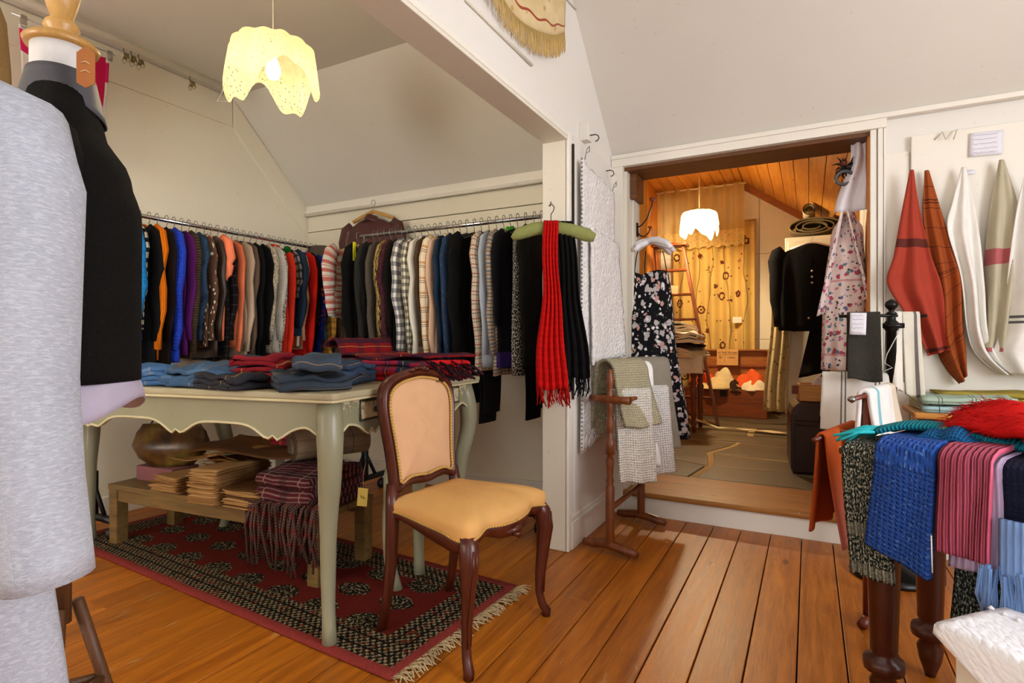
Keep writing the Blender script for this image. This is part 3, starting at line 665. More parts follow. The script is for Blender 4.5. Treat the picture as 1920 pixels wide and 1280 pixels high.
# ---------------------------------------------------------------- sage green console tables
def sage():
    t = NT('sage_paint'); o = t.coord('Object'); b = lin('#8d8b70')
    col = t.mix(t.noise(o, 5, 4), darker(b, .88), darker(b, 1.08))
    geo = t.node('ShaderNodeNewGeometry'); pt = t.math('ADD', geo.outputs['Pointiness'], t.math('MULTIPLY', t.math('SUBTRACT', t.noise(o, 60, 4, .7), .5), .12))
    col = t.mix(t.math('GREATER_THAN', pt, .565), col, lin('#c9bd97'))
    ch = t.math('GREATER_THAN', t.noise(t.mapping(o, scale=(1.6, 1.6, .6)), 22, 5, .7), .69)
    col = t.mix(t.math('MULTIPLY', ch, .85), col, lin('#8a5a2c'))
    t.bump(t.noise(o, 40, 3), .08, .002)
    return t.done(col, .36)
SAGE = sage(); EDGE = solid('#c9bf98', .4, var=.12, scale=25)
def console(loc, rz, L, D, Hh, label, drawer=True, bow=.03):
    """table whose near right corner is local (0,0): runs to -L in x and to +D in y"""
    t = empty('console_table', loc, rz, label, 'table')
    ov = .03
    top = []
    def edge(p, q, n=14, sag=.012):
        out = []
        for i in range(n):
            f = i/n; nxv = (q[1]-p[1], -(q[0]-p[0])); ln = math.hypot(*nxv); s_ = sag*sin(pi*f)**2
            out.append((p[0]+(q[0]-p[0])*f+nxv[0]/ln*s_, p[1]+(q[1]-p[1])*f+nxv[1]/ln*s_))
        return out
    cs = [(-L-ov, -ov+.03), (-L-ov+.03, -ov), (ov-.03, -ov), (ov, -ov+.03), (ov, D+ov-.03), (ov-.03, D+ov), (-L-ov+.03, D+ov), (-L-ov, D+ov-.03)]
    for p, q in zip(cs, cs[1:]+cs[:1]): top += edge(p, q, 10 if math.dist(p, q) > .1 else 2)
    MB().prism(top, Hh-.026, Hh).build('table_top', solid('#a89f80', .38, var=.1, scale=9), t, smooth=False, bevel=.008, seg=3)
    MB().prism([(p[0]*.992-.004, p[1]*.992+.002) for p in top], Hh-.034, Hh-.024).build('top_moulding', EDGE, t, smooth=False, bevel=.003)
    def apron(a0, a1, fixed, ax):
        n = 90; lo = []; ln = abs(a1-a0)
        cus = [.5] if ln < .6 else [1-.2/ln, 1-.65/ln, 1-1.10/ln, 1-1.55/ln]
        for i in range(n+1):
            f = i/n; dn = min(abs(f-c)*ln for c in cus)
            dep = .088+.055*math.exp(-(dn/.075)**2)-.022*max(0, 1-dn/.022)+.03*max(0, 1-min(f, 1-f)*ln/.05)
            lo.append((a0+(a1-a0)*f, Hh-.034-dep))
        poly = lo+[(a1, Hh-.034), (a0, Hh-.034)]
        o = MB().prism(poly, fixed, fixed+.02, ax).build('apron', SAGE, t, smooth=False, bevel=.002)
        pts = [((p[0], fixed-.001, p[1]) if ax == 'y' else (fixed+.021, p[0], p[1])) for p in lo]
        MB().tube(pts, .005, 6).build('apron_bead', EDGE, o)
    apron(-L+.05, -.05, .005, 'y'); apron(-L+.05, -.05, D-.025, 'y'); apron(.05, D-.05, -.025, 'x'); apron(.05, D-.05, -L+.005, 'x')
    for cx, cy, sx, sy in ((0, 0, 1, -1), (0, D, 1, 1), (-L, 0, -1, -1), (-L, D, -1, 1)):
        pts = []; rr = []
        for k in range(15):
            f = k/14; z = (Hh-.034)*(1-f)
            bulge = .030*sin(min(1, f/.42)*pi)*(f < .42)-.012*sin((f-.42)/.58*pi)*(f >= .42)+.018*max(0, (f-.85)/.15)
            pts.append((cx-sx*.042+sx*bulge*.8, cy-sy*.042+sy*bulge*.8, z)); rr.append(interp([(0, .044), (.12, .046), (.3, .040), (.6, .028), (.9, .023), (1, .026)], f))
        MB().tube(pts, rr, 12, up=(.7, .7, 0)).build('leg', SAGE, t)
    if drawer:
        d = MB().box(-.008, D/2-.075, Hh-.112, .006, D/2+.075, Hh-.05).build('drawer', SAGE, t, smooth=False, bevel=.003)
        MB().lathe([(.001, .016), (.009, .015), (.012, .008), (.006, .002), (.005, 0), (.001, 0)], 12).build('knob', solid('#1d1a17', .35), d, loc=(.006, D/2, Hh-.082), rot=(0, pi/2, 0))
        MB().tube([(-.0, D/2-.082, Hh-.118), (0, D/2+.082, Hh-.118), (0, D/2+.082, Hh-.044), (0, D/2-.082, Hh-.044), (0, D/2-.082, Hh-.118)], .0035, 5).build('drawer_gap', solid('#3a3424', .8), d)
    return t
TH = .873
console((-1.425, 1.385, 0), math.radians(9), 1.88, .50, TH, 'distressed sage green console table with scalloped apron piled with jeans')
console((-1.51, 1.99, 0), 0, 1.42, .44, TH-.004, 'second sage green console table with curved legs pushed up behind the jeans table')

# ---------------------------------------------------------------- folded cloth, made as one strip laid back and forth
def folded(name, w_, d_, layers, t_, mat, loc, rz, label, cat, group=None, amp=.006, seed=0, sag=0, tilt=0, loose=.0, parts=None):
    rn = random.Random(seed); path = []
    for k in range(layers):
        z = t_*(k+.5); xs = [-d_/2+d_*i/8 for i in range(9)]
        ex = rn.uniform(-loose, loose)
        if k % 2: xs = xs[::-1]
        for i, x_ in enumerate(xs): path.append((x_+ex*(i/8 if not k % 2 else 1-i/8), z))
        if k < layers-1:
            s_ = 1 if not k % 2 else -1
            for a in (-.25, 0, .25): path.append((s_*(d_/2+t_*.5*cos(a*pi))+ex, t_*(k+1)+t_*.5*sin(a*pi*1.2)))
    Ln = [0]
    for a, b_ in zip(path, path[1:]): Ln.append(Ln[-1]+math.dist(a, b_))
    n = len(path)-1
    def fn(u, v):
        k = v*n; i = min(int(k+1e-6), n-1); f = k-i
        x_ = path[i][0]*(1-f)+path[i+1][0]*f; z = path[i][1]*(1-f)+path[i+1][1]*f; y_ = (u-.5)*w_
        a = amp*(nz(x_*7+seed, y_*7, z*20)+.55*nz(x_*19+seed, y_*17, z*9)); hgt = z/(layers*t_)
        return (x_+.012*nz(y_*5, seed, z*30), y_*(1+.03*nz(x_*6, z*25, seed)), max(t_*.4, z+a*(.3+hgt)+sag*(-(2*x_/d_)**2)*hgt+tilt*y_*hgt))
    o = MB().grid(fn, 12, n, w_, Ln[-1]).build(name, mat, None, solid=t_*.82, loc=loc, rot=(0, 0, rz))
    return tag(o, label, cat, group)
def denim(c, wash): return fab(c, [('noise', 6, .55, wash, (1, 1, 1), .35), ('v', .23, .1, .003, '#b08a4a', .8)], bump=.5)
J = [  # x, y, rz, w, d, layers, colour, wash, z0, label
 (-2.36, 1.40, .5, .2, .24, 3, '#6f8296', '#8fa1b2', 0, 'pale washed blue folded jeans on the end of the console table by the dress form'),
 (-2.30, 1.33, .25, .17, .26, 4, '#3f6593', '#6d8fb4', 0, 'mid blue folded jeans beside the pale washed pair'),
 (-2.16, 1.44, .8, .2, .26, 4, '#4b4e4d', '#5d5a50', 0, 'grey brown folded jeans between two blue pairs'),
 (-2.02, 1.36, .15, .18, .27, 4, '#3c5878', '#5f83a8', 0, 'bright blue folded jeans with crumpled waistband'),
 (-2.05, 1.58, .6, .2, .26, 5, '#33363a', '#47494a', 0, 'charcoal folded jeans at the back of the jeans pile'),
 (-1.90, 1.50, 1.0, .2, .26, 4, '#24364f', '#3a4f6a', 0, 'dark indigo folded jeans in the middle of the table'),
 (-1.88, 1.36, -.1, .2, .24, 3, '#2d2d33', '#3b3b42', 0, 'near black folded jeans at the front of the table'),
 (-1.83, 1.46, .35, .17, .2, 5, '#7a1620', '#931f2a', .02, 'crimson folded trousers among the jeans'),
 (-1.66, 1.49, -.55, .24, .36, 3, '#333b46', '#454e5a', 0, 'large slate grey jeans folded with leg towards the table corner'),
 (-1.75, 1.66, .2, .24, .3, 5, '#2e3c52', '#41536e', 0, 'dark blue jeans stacked behind the slate grey pair'),
]
for i, (x_, y_, rz, w_, d_, n_, c1, c2, z0, lab) in enumerate(J):
    folded('folded_jeans', w_, d_, n_, .02, denim(c1, c2), (x_, y_, TH+.002+z0), rz, lab, 'jeans', 'folded jeans on the console table', amp=.026, seed=i+1, sag=.016, loose=.035)
# bent leg of the slate pair
folded('folded_jeans', .16, .36, 2, .026, denim('#3a4654', '#4f5d6e'), (-1.60, 1.485, TH+.064), -.75, 'blue grey jeans with thick folded leg lying over the slate pair', 'jeans', None, amp=.03, seed=31, sag=.02, loose=.05, tilt=.1)
folded('folded_shirt', .2, .2, 2, .012, fab('#e5e0d6', [('u', .03, 0, .004, '#3f6f9a', .9)]), (-1.86, 1.80, TH+.002), .3, 'white shirt with blue stripes folded between jeans and tartan blanket', 'shirt')
TART = fab('#c4171a', [('u', .30, .06, .075, '#12204a', .9), ('u', .30, .085, .028, '#123024', .9), ('u', .30, .098, .004, '#d8b84a', 1), ('u', .30, .19, .01, '#1a1620', .8), ('u', .30, .21, .01, '#1a1620', .8),
   ('u', .30, .2, .003, '#d8b84a', .9), ('v', .30, .05, .085, '#12204a', .55), ('v', .30, .085, .02, '#123024', .8), ('v', .30, .2, .012, '#1a1620', .7)], bump=.8)
bl = empty('tartan_blanket', (-1.68, 2.03, TH+.003), math.radians(-8), 'red tartan wool blanket folded thick on the console tables with dark fringe', 'blanket')
o = folded('blanket_body', .62, .30, 4, .023, TART, (0, 0, 0), pi/2, None, None, seed=9, amp=.008, sag=.006); o.parent = bl
b = MB(); rnd = random.Random(8)
for k in range(46):
    y0 = -.14+.28*rnd.random(); z0 = rnd.uniform(.015, .09); l = rnd.uniform(.05, .1); a = rnd.uniform(-.3, .3)
    b.tube([(.30, y0, z0), (.31+l*.5, y0+a*.03, z0*.8), (.31+l, y0+a*.06, max(.006, z0*.4-.004))], .004, 5)
tag(b.build('fringe', fab('#3a1116', [('v', .03, 0, .015, '#10131c', .8)]), bl), kind='stuff')
b = MB()   # loose throw with a raised loop on top
def thr(u, v):
    s = v*1.05
    if s < .42: x_ = -.36+.0*s; a = s/.42*pi*1.25; x_ = -.30-.05*cos(a); z = .15+.055*sin(a)-.04*(s/.42)
    else: f = (s-.42)/.63; x_ = -.27+.60*f; z = .105+.012*sin(f*9)+.004
    return (x_+.03*u, -.17+.3*u+.02*sin(v*6), z+.006*nz(u*5, v*9, 2))
tag(MB().grid(thr, 10, 44, .3, 1.05).build('tartan_throw', fab('#8c1218', [('v', .16, .02, .07, '#0f1830', .92), ('u', .1, 0, .03, '#10182a', .6), ('v', .16, .12, .004, '#c9a94a', .9)], weave='fuzzy'), None, solid=.01, loc=(-1.70, 2.08, TH-.005), rot=(0, 0, math.radians(-8))), 'dark red and navy tartan throw looped on top of the folded tartan blanket', 'throw')

# ---------------------------------------------------------------- upholstered chair
MAHOG = wood('#2e0f06', '#5e2410', rough=.3, axis='Z', bump=.08)
GOLD = fab('#d9a765', var=.12, bump=.7); PINKG = fab('#d8ab82', var=.1, bump=.7)
BRAID = fab('#cda45c', [('v', .012, 0, .005, '#a87f3c', .8)], bump=.8)
chair = empty('dining_chair', (-1.115, 1.73, 0), math.radians(-5), 'carved mahogany dining chair with gold upholstered seat and padded back', 'chair')
def bx(z): return -.185-.11*(z-.45)
bo = []    # outline of the back in (y, z)
half = [(0, .520), (.06, .527), (.11, .527), (.15, .512), (.163, .525), (.166, .58), (.173, .66), (.184, .74), (.19, .80), (.185, .85), (.167, .882), (.135, .903), (.09, .917), (.045, .924), (0, .928)]
bo = half+[(-y_, z) for y_, z in half[-2:0:-1]]
def smooth_loop(p, n):
    out = []; m = len(p)
    for i in range(n):
        k = i/n*m; a = int(k); f = k-a; P0, P1, P2, P3 = (p[(a+j) % m] for j in (-1, 0, 1, 2))
        out.append(tuple(.5*((2*P1[c])+(-P0[c]+P2[c])*f+(2*P0[c]-5*P1[c]+4*P2[c]-P3[c])*f*f+(-P0[c]+3*P1[c]-3*P2[c]+P3[c])*f**3) for c in range(2)))
    return out
bl_ = smooth_loop(bo, 72); bc = (0, .73)
def ring(sc, dx): return [(bx(z)+dx, bc[0]+(y_-bc[0])*(1-(1-sc)), bc[1]+(z-bc[1])*sc) for y_, z in bl_]
fr = MB()
offs = [(1.0, .022), (1.05, .017), (1.075, 0), (1.05, -.018), (1.0, -.02), (.93, -.018), (.915, 0), (.925, .016), (.955, .013), (.975, .023)]
def frf(u, v):
    i = int(round(u*72)) % 72; k = int(round(v*10)) % 10; y_, z = bl_[i]; sc, dx = offs[k]
    zz = bc[1]+(z-bc[1])*sc; return (bx(zz)+dx, y_*sc, zz)
fr.grid(frf, 72, 10, 1.6, .12, True).build('back_frame', MAHOG, chair)
def pad(side):
    def fn(u, v):
        i = int(round(u*72)) % 72; y_, z = bl_[i]; sc = .925*(1-v); zz = bc[1]+(z-bc[1])*sc
        return (bx(zz)+side*(.010+.026*(1-(1-v)**3)), y_*sc, zz)
    return fn
MB().grid(pad(1), 72, 10, .9, .35, True).build('back_pad', PINKG, chair)
MB().grid(pad(-1), 72, 6, .9, .35, True).build('back_lining', PINKG, chair)
pts = [(bx(bc[1]+(z-bc[1])*.90)+.02, y_*.90, bc[1]+(z-bc[1])*.90) for y_, z in bl_]; MB().tube(pts+pts[:1], .0055, 6).build('back_braid', BRAID, chair)
b = MB()   # carved crest
for k in range(-2, 3): b.tube([(bx(.94)+.016, k*.014, .936-abs(k)*.002), (bx(.94)+.026, k*.02, .952-abs(k)*.006), (bx(.94)+.018, k*.028, .945-abs(k)*.006)], [.006, .009, .004], 6)
b.build('crest_carving', MAHOG, chair)
# seat outline, front towards +x
so = smooth_loop([(.225, 0), (.218, .08), (.20, .14), (.212, .2), (.20, .238), (.15, .245), (.06, .225), (-.05, .205), (-.14, .19), (-.19, .18), (-.195, .1), (-.197, 0), (-.195, -.1), (-.19, -.18), (-.14, -.19), (-.05, -.205), (.06, -.225), (.15, -.245), (.20, -.238), (.212, -.2), (.20, -.14), (.218, -.08)], 88)
def zlow(i):
    x_, y_ = so[i % 88]; f = .5-.5*cos(8*pi*(i % 88)/88)
    corner = max(0, 1-math.hypot(x_-.2, abs(y_)-.235)/.1)
    return .432+.012*f-.018*corner
def seat(u, v):
    i = int(round(u*88)); x_, y_ = so[i % 88]
    if v < .2: f = v/.2; return (x_*(1+.02*sin(pi*f)), y_*(1+.02*sin(pi*f)), zlow(i)+(.475-zlow(i))*f)
    r = 1-(v-.2)/.8; k = 1-r**2.6
    return (x_*(r*.97+.03*r), y_*r, .475+.04*k**.8)
MB().grid(seat, 88, 15, 1.6, .35, True).build('seat', GOLD, chair)
pts = [(so[i][0]*1.01, so[i][1]*1.01, zlow(i)) for i in range(88)]; MB().tube(pts+pts[:1], .005, 6).build('seat_braid', BRAID, chair)
def rail(u, v):
    i = int(round(u*88)) % 88; x_, y_ = so[i]; lo = zlow(i)-.045-.012*cos(8*pi*i/88); k = int(round(v*4))
    return [(x_*.93, y_*.93, zlow(i)+.01), (x_*.985, y_*.985, zlow(i)), (x_*1.0, y_*1.0, zlow(i)-.018), (x_*.975, y_*.975, lo+.006), (x_*.92, y_*.92, lo)][k]
MB().grid(rail, 88, 4, 1.6, .08, True).build('seat_rail', MAHOG, chair)
b = MB(); b.tube([(.215, -.05, .4), (.232, 0, .405), (.215, .05, .4)], [.006, .016, .006], 8); b.tube([(.225, -.02, .39), (.236, 0, .385), (.225, .02, .39)], [.005, .012, .005], 8); b.build('front_carving', MAHOG, chair)
for sy in (-1, 1):
    pts = [(.175, sy*.212, .44), (.196, sy*.230, .40), (.203, sy*.236, .34), (.195, sy*.232, .25), (.186, sy*.228, .16), (.184, sy*.228, .09), (.193, sy*.234, .045), (.207, sy*.243, .02), (.205, sy*.242, 0)]
    lg = MB().tube(pts, [.03, .033, .03, .0225, .018, .0155, .016, .018, .017], 10, up=(.7, .7*sy, 0)).build('leg', MAHOG, chair)
    for dv in (-.008, .008):
        MB().tube([(p[0]+.9*r_, p[1]+sy*.2*r_+dv, p[2]) for p, r_ in zip(pts[1:6], (.033, .03, .0225, .018, .0155))], .0032, 5).build('reeding', MAHOG, lg)
    pts = [(bx(.53)+.0, sy*.172, .535), (-.185, sy*.18, .46), (-.183, sy*.182, .38), (-.188, sy*.184, .25), (-.205, sy*.187, .12), (-.232, sy*.19, 0)]
    MB().tube(pts, [.021, .024, .024, .021, .018, .018], 8, up=(.7, .7, 0)).build('leg', MAHOG, chair)

# ---------------------------------------------------------------- bench under the table and what lies on it
BW = wood('#4c3a1a', '#8a6c38', rough=.5, axis='X')
br = math.radians(5); BO = (-2.52, 1.82)
def bp(x_, y_, z): return (BO[0]+x_*cos(br)-y_*sin(br), BO[1]+x_*sin(br)+y_*cos(br), z)
bench = empty('bench', (BO[0], BO[1], 0), br, 'low olive brown wooden bench on the rug under the console table', 'bench')
for k in range(2): box('top_board', BW, bench, -.69, -.19+.19*k+.002, .285, .69, .19*k-.002, .312)
for sx in (-1, 1):
    for sy in (-1, 1): box('leg', BW, bench, sx*.655-.03, sy*.155-.03, .008, sx*.655+.03, sy*.155+.03, .286)
for sy in (-1, 1): box('apron', BW, bench, -.63, sy*.165-.012, .225, .63, sy*.165+.012, .286)
BZ = .313
tag(MB().box(-.14, -.075, 0, .14, .075, .075).build('cardboard_box', fab('#8c5a5c'), None, smooth=False, bevel=.003, loc=bp(-.50, .0, BZ), rot=(0, 0, br)), 'small dusty pink box on the bench end under the handbag', 'box')
# handbag
def bagmat():
    t = NT('bronze_leather'); o = t.coord('Object'); f = t.noise(o, 9, 5, .6)
    col = t.ramp(f, [(.3, lin('#1c120a')), (.5, lin('#5a3a14')), (.7, lin('#7a6a2c'))]); t.bump(t.noise(o, 50, 4), .3, .004); return t.done(col, .35)
BAG = bagmat()
bag = empty('handbag', bp(-.47, .0, BZ+.077), br+.5, 'dark bronze oval handbag with strap standing on the pink box', 'handbag')
def bgf(u, v):
    a = 2*pi*u; w_ = interp([(0, .11), (.25, .17), (.5, .195), (.75, .18), (1, .145)], v); d_ = interp([(0, .05), (.4, .075), (1, .02)], v)
    return (w_*(1 if cos(a) >= 0 else -1)*abs(cos(a))**.8, d_*sin(a), .22*v)
MB().grid(bgf, 28, 10, .8, .2, True, True).build('bag_body', BAG, bag)
MB().tube([(x_, 0, .207) for x_ in (-.14, -.07, 0, .07, .14)], .009, 6).build('clasp_bar', solid('#3a2814', .4, .6), bag)
for sx in (-1, 1): MB().tube([(sx*.11, 0, .205), (sx*.09, .01, .25), (sx*.05, .02, .30), (0, .03, .315)], .0045, 6).build('strap', solid('#17100a', .5), bag)
# brown paper: bundles of sheets and loose large sheets
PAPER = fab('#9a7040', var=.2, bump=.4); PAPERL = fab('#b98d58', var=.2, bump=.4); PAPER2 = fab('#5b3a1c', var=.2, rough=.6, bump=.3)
def bundle(loc, rz, w_, d_, n, gap, label, curl, group, seed, mat=PAPER):
    t = empty('paper_bundle', loc, rz, label, 'paper bags', group); rn = random.Random(seed)
    for k in range(n):
        ph = rn.uniform(0, 6); ex = rn.uniform(-.014, .014); cu = curl*(.4+.6*k/n)
        def fn(u, v, k=k, ph=ph, ex=ex, cu=cu): return ((u-.5)*w_+.006*sin(v*7+ph), (v-.5)*d_+ex, .003+k*gap+.003*sin(u*6+ph)*(k/n)+cu*(1-v)**3*(.6+.4*sin(u*3+ph)))
        MB().grid(fn, 6, 6, w_, d_).build('paper_sheet', mat if k % 2 else PAPERL, t, solid=.0024)
    return t
bundle(bp(-.24, -.1, BZ+.002), br, .17, .22, 13, .0055, 'looped bundle of brown paper bags on the bench beside the pink box', .012, 'brown paper bundles under the table', 1)
bundle(bp(.09, -.14, BZ+.002), br+.05, .16, .26, 27, .0056, 'tall neat stack of brown paper bags with pale edges in the middle of the bench', .0, 'brown paper bundles under the table', 2)
bundle(bp(-.06, .06, BZ+.002), br-.2, .26, .2, 22, .006, 'slumped brown paper bags folded over behind the tall neat stack', .05, 'brown paper bundles under the table', 3)
bundle(bp(.30, -.12, BZ+.002), br, .2, .24, 16, .005, 'dark shadowed stack of brown paper beside the plaid blankets', .0, 'brown paper bundles under the table', 4, PAPER2)
def sheet(loc, rz, w_, d_, label, amp, seed, mat=PAPER2, tl=0):
    return tag(MB().grid(lambda u, v: ((u-.5)*w_, (v-.5)*d_, amp*sin(u*4+v*2.5+seed)+.4*amp*sin(v*5+seed)), 20, 14, w_, d_).build('paper_sheet', mat, None, solid=.003, loc=loc, rot=(tl, -.12, rz)), label, 'paper')
sheet(bp(.15, .03, BZ+.24), .25, .55, .34, 'large curling dark brown sheet lying over the paper bundles', .04, 1, tl=.28)
sheet(bp(-.08, -.02, BZ+.175), -.1, .4, .3, 'flat brown paper sheet beneath the curling dark sheet', .012, 3, PAPER)
# plaid blankets at the right end of the bench
PLD = fab('#5a1e22', [('v', .12, .03, .05, '#3b1f26', .8), ('v', .024, 0, .008, '#a98f88', .55), ('u', .2, .05, .006, '#b59c8e', .7), ('u', .2, .12, .04, '#2a1a24', .5)], weave='fuzzy')
PLD2 = fab('#a8957c', [('u', .09, .0, .004, '#3a2c2a', .8), ('v', .09, .0, .004, '#3a2c2a', .8), ('u', .09, .012, .003, '#5a3a3a', .8)], weave='fuzzy')
pb_ = empty('plaid_blanket', bp(.52, -.03, BZ+.001), br, 'maroon striped plaid blanket folded on the bench with twisted fringe hanging down', 'blanket')
o = folded('blanket_body', .30, .30, 5, .036, PLD, (0, 0, 0), pi/2, None, None, seed=4, amp=.012, sag=.012, loose=.02); o.parent = pb_
b = MB(); rnd = random.Random(5)
for k in range(88):
    x0 = -.19+.40*rnd.random(); l = rnd.uniform(.14, .25); y0 = -.15-rnd.random()*.05
    b.tube([(x0, -.12, .055+rnd.random()*.02), (x0+rnd.uniform(-.01, .01), y0-.02, .035), (x0+rnd.uniform(-.02, .02), y0-.03, -.06), (x0+rnd.uniform(-.03, .03), y0-.02, -l)], [.005, .0065, .006, .0045], 5)
tag(b.build('fringe', fab('#5e453c', [('v', .06, 0, .02, '#7c2620', .6), ('v', .012, 0, .004, '#2c1f1c', .7)], bump=.8), pb_), kind='stuff')
def roll(u, v):
    a = u*4.2*pi; r = .075-.05*u; return ((v-.5)*.36, r*cos(a), r*sin(a)+.08)
tag(MB().grid(roll, 60, 6, 1.4, .36).build('rolled_blanket', PLD2, None, solid=.008, loc=bp(.50, .1, BZ+.165), rot=(0, 0, br+1.1)), 'beige checked blanket rolled up on top of the maroon plaid blanket', 'blanket')
folded('plaid_bundle', .2, .2, 5, .026, fab('#1c3a8a', [('u', .09, 0, .03, '#9a1c22', .85), ('v', .09, 0, .03, '#9a1c22', .7), ('u', .09, .045, .008, '#e6dcc8', .9), ('v', .09, .05, .008, '#d8742c', .9)]), bp(.30, .13, BZ+.225), br, 'blue and red plaid cloth bundle on top of the paper behind the table leg', 'cloth', None, amp=.02, seed=71, loose=.02)
t = tag(MB().box(-.02, -.0015, -.075, .02, .0015, 0).build('price_tag', fab('#c9b05a'), None, smooth=False, loc=(-1.575, 1.70, .46), rot=(.1, .1, .5)), 'yellow handwritten card tag hanging by the plaid blankets', 'tag')
MB().tube([(-.008, -.003, -.03), (-.002, -.003, -.042), (.004, -.003, -.034), (.009, -.003, -.046)], .001, 4).build('handwriting', BLACKP, t)
MB().tube([(0, 0, 0), (-.005, .004, .05), (.0, .01, .1)], .001, 4).build('string', fab('#cbb98a'), t)

# ---------------------------------------------------------------- dress form in black jacket
F_ = Vector((-sin(math.radians(27.94)), cos(math.radians(27.94)), 0)); R_ = Vector((cos(math.radians(27.94)), sin(math.radians(27.94)), 0))
def camp(d, l, z): v = F_*d+R_*l; return (v.x, v.y, z)
MX, MY, _ = camp(1.25, -1.005, 0)
form = empty('dress_form', (MX, MY, 0), math.radians(-30), 'white dress form with turned wooden neck on a wooden stand wearing a black jacket', 'dress form')
LWOOD = wood('#a87838', '#cfa25e', rough=.35, axis='Z'); BROWNW = wood('#3c2412', '#6c4526', rough=.5, axis='Z')
def torso(s, top=1.68, pts=None):
    tab = [(.94, .165, .13), (.98, .175, .14), (1.08, .135, .11), (1.22, .15, .115), (1.36, .155, .105), (1.45, .135, .085), (1.52, .10, .062), (1.58, .07, .056), (1.64, .06, .056), (1.70, .058, .056)]
    def fn(u, v):
        z = tab[0][0]+(tab[-1][0]-tab[0][0])*v; a = 2*pi*u
        return (s*interp([(q[0], q[1]) for q in tab], z)*cos(a), s*interp([(q[0], q[2]) for q in tab], z)*sin(a), z)
    return fn
MB().grid(torso(1), 32, 26, 1, .8, True, True).build('torso', fab('#d8d5d3'), form)
MB().lathe([(.001, 1.695), (.066, 1.697), (.07, 1.708), (.062, 1.716), (.03, 1.722), (.027, 1.738), (.034, 1.745), (.03, 1.757), (.02, 1.765), (.03, 1.80), (.042, 1.86), (.036, 1.875), (.001, 1.88)], 24).build('neck_cap', LWOOD, form)
MB().tube([(0, 0, .42), (0, 0, .88)], .018, 10).build('pole', BROWNW, form)
for k in range(3):
    a = k*2*pi/3-.55-math.radians(-30)
    lg = MB().tube([(0.03*cos(a), .03*sin(a), .46), (.15*cos(a), .15*sin(a), .0)], .013, 6).build('leg', BROWNW, form)
    a2 = a+2*pi/3
    MB().tube([(.085*cos(a), .085*sin(a), .26), (.085*cos(a2), .085*sin(a2), .26)], .009, 6).build('stretcher', BROWNW, form)
BJ = fab('#0e0d0c', [('noise', 80, .66, '#3a2a1c', (1, 1, 1), .4)], weave='fuzzy')
jk = empty('jacket', (MX, MY, 0), math.radians(-30), 'black wool jacket with grey satin collar on the dress form', 'jacket')
def jf(u, v):
    z = 1.625-.665*v; a = 2*pi*u
    w_ = interp([(0, .07), (.08, .11), (.16, .145), (.31, .185), (.5, .19), (1, .205)], v); d_ = interp([(0, .06), (.08, .066), (.16, .076), (.31, .126), (.44, .147), (1, .145)], v)
    return (w_*cos(a), d_*sin(a)+.004*sin(6*a)*v, z)
MB().grid(jf, 44, 26, 1.2, .67, True).build('jacket_body', BJ, jk, solid=.006)
for sx in (-1, 1):
    MB().tube([(sx*.14, 0, 1.47), (sx*.175, 0, 1.42), (sx*.2, -.005, 1.3), (sx*.205, -.01, 1.18), (sx*.2, -.015, 1.02), (sx*.195, -.015, .99)], [.045, .056, .058, .054, .048, .048], 14, True, .9).build('sleeve', BJ, jk)
def cf(u, v):
    a = 2*pi*u; r = .066+.022*v; return (r*1.25*cos(a), r*.92*sin(a), 1.635-.075*v-.02*v*(1-cos(2*a))*.5)
MB().grid(cf, 36, 6, .5, .1, True).build('collar', fab('#55555c', rough=.45), jk, solid=.004)
sh = tag(MB().grid(lambda u, v: (interp([(0, .18), (1, .21)], v)*cos(2*pi*u), interp([(0, .13), (1, .155)], v)*sin(2*pi*u), 1.02-.12*v-.022*v*sin(3*2*pi*u+1)), 48, 8, 1.3, .12, True).build('shirt', fab('#b9b0c4'), None, solid=.003, loc=(MX, MY, 0), rot=(0, 0, math.radians(-30))), 'lilac shirt tail with scalloped hem showing under the black jacket', 'shirt')
tgx = camp(1.15, -.875, 1.64)
t = tag(MB().prism([(-.017, 0), (.0, .014), (.017, 0), (.017, -.062), (0, -.072), (-.017, -.062)], -.001, .001, 'y').build('price_tag', fab('#a5673a'), None, smooth=False, loc=tgx, rot=(0, 0, math.radians(38))), 'tan card swing tag hanging from the neck of the dress form', 'tag')
for k in range(2): MB().tube([(-.009, -.002, -.022-.018*k), (0, -.002, -.018-.018*k), (.008, -.002, -.023-.018*k)], .0012, 4).build('handwriting', fab('#e9c89a'), t)
# near rail just out of the picture, carrying the grey sweatshirt and a tan coat
nr = empty('clothes_rack', (0, 0, 0), 0, 'steel clothes rail holding the grey sweatshirt and tan coat', 'clothes rack')
NZ = 1.74
MB().tube([camp(.25, -.85, NZ), camp(.95, -.93, NZ)], .012, 10).build('rail', CHROME, nr)
for d_, l_ in ((.25, -.85), (.95, -.93)):
    MB().tube([camp(d_, l_, .03), camp(d_, l_, NZ)], .014, 10).build('post', CHROME, nr)
    MB().tube([camp(d_, l_-.2, .03), camp(d_, l_+.12, .03)], .016, 8).build('foot_bar', BLACKP, nr)
GREY = fab('#a6aab4', [('noise', 60, .54, '#c3c7cf', (1, 5, 1), .4), ('noise', 70, .56, '#8f939d', (1, 6, 1), .4)])
def frame_rz(): return math.radians(27.94)
gz = empty('sweatshirt', camp(.72, -.86, 1.50), frame_rz()+.12, 'heather grey sweatshirt hanging on the near rail', 'sweatshirt')
def gb(u, v):
    a = 2*pi*u; w_ = interp([(0, .06), (.06, .12), (.12, .18), (.18, .212), (.4, .22), (1, .265)], v); z = -.05-1.0*v
    d_ = interp([(0, .03), (.15, .055), (.5, .06), (1, .07)], v)
    return (w_*(1 if cos(a) >= 0 else -1)*abs(cos(a))**.8, d_*sin(a)+.01*sin(w_*cos(a)*40+v*3)*v, z)
